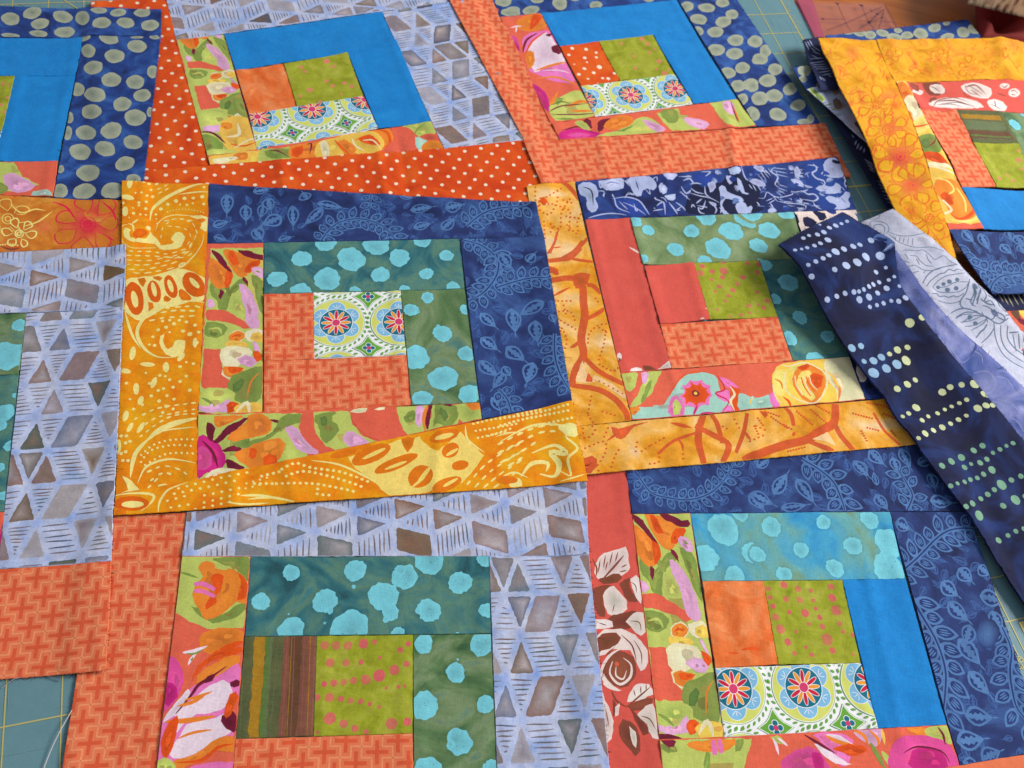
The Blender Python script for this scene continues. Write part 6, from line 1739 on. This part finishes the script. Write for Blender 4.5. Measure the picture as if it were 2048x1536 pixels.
# ------------------------------------------------------------------ clear acrylic ruler on the table's bare wood
rul = thing('quilting_ruler', 'clear acrylic quilting ruler with star-shaped line markings and a pink edge', 'ruler')
rz0, rz1 = -.0029, .0012
acr = simple_mat('clear_acrylic', (214, 150, 150), .05); acr.node_tree.nodes['Principled BSDF'].inputs['Alpha'].default_value = .16
def uq(px, z): return [tuple(unp(p, z)) for p in px]
slab('ruler_plate', uq([(1632, 76), (1797, 57), (1769, 6), (1600, 1)], rz1), rz0 + .001, rz1, acr, rul, .0004)
pnk = simple_mat('pink_acrylic', (196, 92, 120), .2); 
slab('ruler_edge', uq([(1630.5, 77), (1649, 74), (1626, 0), (1591, -6)], rz1), rz0 + .001, rz1 + .0003, pnk, rul, .0003)
pnk.node_tree.nodes['Principled BSDF'].inputs['Alpha'].default_value = .62
ZA = lambda u, v: (1560 + u * .14648, v * .14648)
pp = []
for a in ([(580, 260), (870, 265)], [(1080, 285), (1560, 305)], [(640, 415), (960, 290), (1260, 150), (1400, 90)], [(780, 50), (930, 380)], [(1110, 75), (1215, 310), (1290, 400)], [(1215, 310), (1400, 240)], [(1215, 310), (1420, 120)], [(1080, 400), (1215, 310), (1330, 190)], [(1420, 130), (1350, 390)], [(930, 380), (970, 420)]):
    pp += stroke_polys([ZA(*p) for p in a], .0006, rz1)
for c, r in (((580, 260), 26), ((780, 50), 28), ((1110, 75), 34), ((1215, 310), 34), ((1330, 190), 24), ((1245, 145), 20), ((1395, 240), 20)):
    o_ = unp(ZA(*c), rz1); pp.append([tuple(p) for p in blob_ring(o_, r * .14648 / 2.9e3 * 1.4, r * .14648 / 2.9e3 * .9, 0, .1, 10)])
flat_print('ruler_markings', pp, simple_mat('ruler_ink', (92, 48, 66), .5), rul, rz1 + .00015)
pp = stroke_polys([ZA(1430, 60), ZA(1600, 390)], .0012, rz1); flat_print('ruler_mark', pp, simple_mat('ruler_side', (120, 62, 70), .3), rul, rz1 + .0002)
gl_ = [[tuple(unp(ZA(*p), rz1)) for p in ((920, 210), (1000, 205), (1040, 260), (985, 340), (975, 300), (1010, 255), (930, 250))]]
# ------------------------------------------------------------------ soft fringed cloth in the far right corner
def heap(name, px, zc, h, mat, label, cat, seed, nx=60, ny=40, amp=.004, lam=.03):
    q = unp(px, zc); V, F = [], []
    r = np.random.default_rng(seed)
    s, t = np.meshgrid(np.linspace(0, 1, nx), np.linspace(0, 1, ny), indexing='ij')
    P = (q[0] * ((1 - s) * (1 - t))[..., None] + q[1] * (s * (1 - t))[..., None] + q[2] * (s * t)[..., None] + q[3] * ((1 - s) * t)[..., None])
    e = np.minimum(np.minimum(s, 1 - s), np.minimum(t, 1 - t)) * 5; z = zc + h * np.sqrt(np.clip(e, 0, 1) * (2 - np.clip(e, 0, 1)))
    for _ in range(7):
        a = r.uniform(0, 6.28); l = lam * r.uniform(.5, 1.6); z = z + amp * .4 * np.sin((P[..., 0] * math.cos(a) + P[..., 1] * math.sin(a)) * 6.283 / l + r.uniform(0, 6)) * np.clip(e, 0, 1)
    for i in range(nx):
        for j in range(ny): V.append((P[i, j, 0], P[i, j, 1], max(z[i, j], -.0025)))
    for i in range(nx - 1):
        for j in range(ny - 1): a = i * ny + j; F.append((a, a + ny, a + ny + 1, a + 1))
    o = mesh_obj(name, None, V, F, mat)
    return o, P, z
fz = bpy.data.materials.new('nubby_fleece'); fz.use_nodes = True; N = fz.node_tree.nodes; L = fz.node_tree.links; b = N['Principled BSDF']; b.inputs['Roughness'].default_value = .95
tc = N.new('ShaderNodeTexCoord'); mp = N.new('ShaderNodeMapping'); mp.inputs['Scale'].default_value = (150, 38, 60); L.new(tc.outputs['Object'], mp.inputs[0])
nz = N.new('ShaderNodeTexNoise'); nz.inputs['Scale'].default_value = 1; nz.inputs['Detail'].default_value = 5; L.new(mp.outputs[0], nz.inputs['Vector']); rp = N.new('ShaderNodeValToRGB'); L.new(nz.outputs['Fac'], rp.inputs[0])
rp.color_ramp.elements[0].position = .34; rp.color_ramp.elements[0].color = (*lin((120, 66, 62)), 1); rp.color_ramp.elements[1].position = .5; rp.color_ramp.elements[1].color = (*lin((238, 222, 188)), 1); L.new(rp.outputs[0], b.inputs['Base Color'])
rc = simple_mat('dark_red_cloth', (128, 26, 22), .85)
o, P, z = heap('red_cloth', [(1955, 84), (2090, 110), (2120, -10), (1950, 10)], .004, .012, rc, '', '', 4, amp=.009, lam=.035)
tag(o, 'crumpled deep red cloth lying behind the stack of blocks, far right corner', 'cloth')
o2, P, z = heap('fleece_cloth', [(1934, 6), (2110, 48), (2160, -100), (1915, -90)], .024, .03, fz, '', '', 9, amp=.004, lam=.02)
fl = thing('fleece_blanket', 'fuzzy cream and brown fringed fleece in the far right corner', 'blanket')
o2.parent = fl; o2.name = 'fleece_body'
V, F = [], []
for _ in range(7000):
    i = RR.randrange(P.shape[0]); j = min(int(abs(RR.gauss(0, 1)) * 9), P.shape[1] - 1) if RR.random() < .6 else RR.randrange(P.shape[1])
    x, y, zz = P[i, j, 0], P[i, j, 1], z[i, j]; a = RR.uniform(-.9, .3) - 1.57 + RR.uniform(-.4, .4); ln = RR.uniform(.0012, .003); w = .0003; dx, dy = math.cos(a) * ln, math.sin(a) * ln
    k = len(V); V += [(x - w, y, zz), (x + w, y, zz), (x + dx * .6 + w * .7, y + dy * .6, zz + .001), (x + dx, y + dy, zz + .0004)]; F.append((k, k + 1, k + 2, k + 3))
o = mesh_obj('fringe', fl, V, F, fz); o['kind'] = 'stuff'
# ------------------------------------------------------------------ loose threads
def thread(pxs, zs, r, col, label, k=None):
    P = crom(pxs, False, 8); Z = np.interp(np.linspace(0, 1, len(P)), np.linspace(0, 1, len(zs)), zs)
    XY = np.array([unp(p, z) for p, z in zip(P, Z)]); V, F = [], []; n = 6
    T = np.gradient(np.column_stack([XY, Z]), axis=0)
    for i in range(len(P)):
        t = T[i] / np.linalg.norm(T[i]); s = np.cross(t, (0, 0, 1)); s /= np.linalg.norm(s); u = np.cross(s, t)
        for a in range(n): c = math.cos(6.2832 * a / n) * r; d = math.sin(6.2832 * a / n) * r; V.append(tuple(np.array([*XY[i], Z[i]]) + s * c + u * d))
    for i in range(len(P) - 1):
        for a in range(n): F.append((i * n + a, i * n + (a + 1) % n, (i + 1) * n + (a + 1) % n, (i + 1) * n + a))
    tag(mesh_obj('loose_thread', None, V, F, simple_mat('thread_cotton', col, .8)), label, 'thread')
thread([(84, 1550), (90, 1530), (102, 1500), (115, 1472), (128, 1448), (144, 1420)], [.0008, .0012, .002, .0012], .00022, (214, 204, 206), 'pale thread curling down the mat beside the orange cross-print strip')
thread([(3, 1376), (15, 1367), (29, 1358), (42, 1355)], [.0006, .0008, .0012], .0002, (170, 160, 170), 'short grey thread sticking out left under the orange border, by the view edge')
thread([(96, 1352), (108, 1357), (119, 1362)], [.001, .0008, .0004], .0002, (110, 120, 140), 'short dark thread under the orange border above a grid crossing')
print('total', round(time.time() - T0, 1), sum(len(o.data.polygons) for o in SC.objects if o.type == 'MESH'))
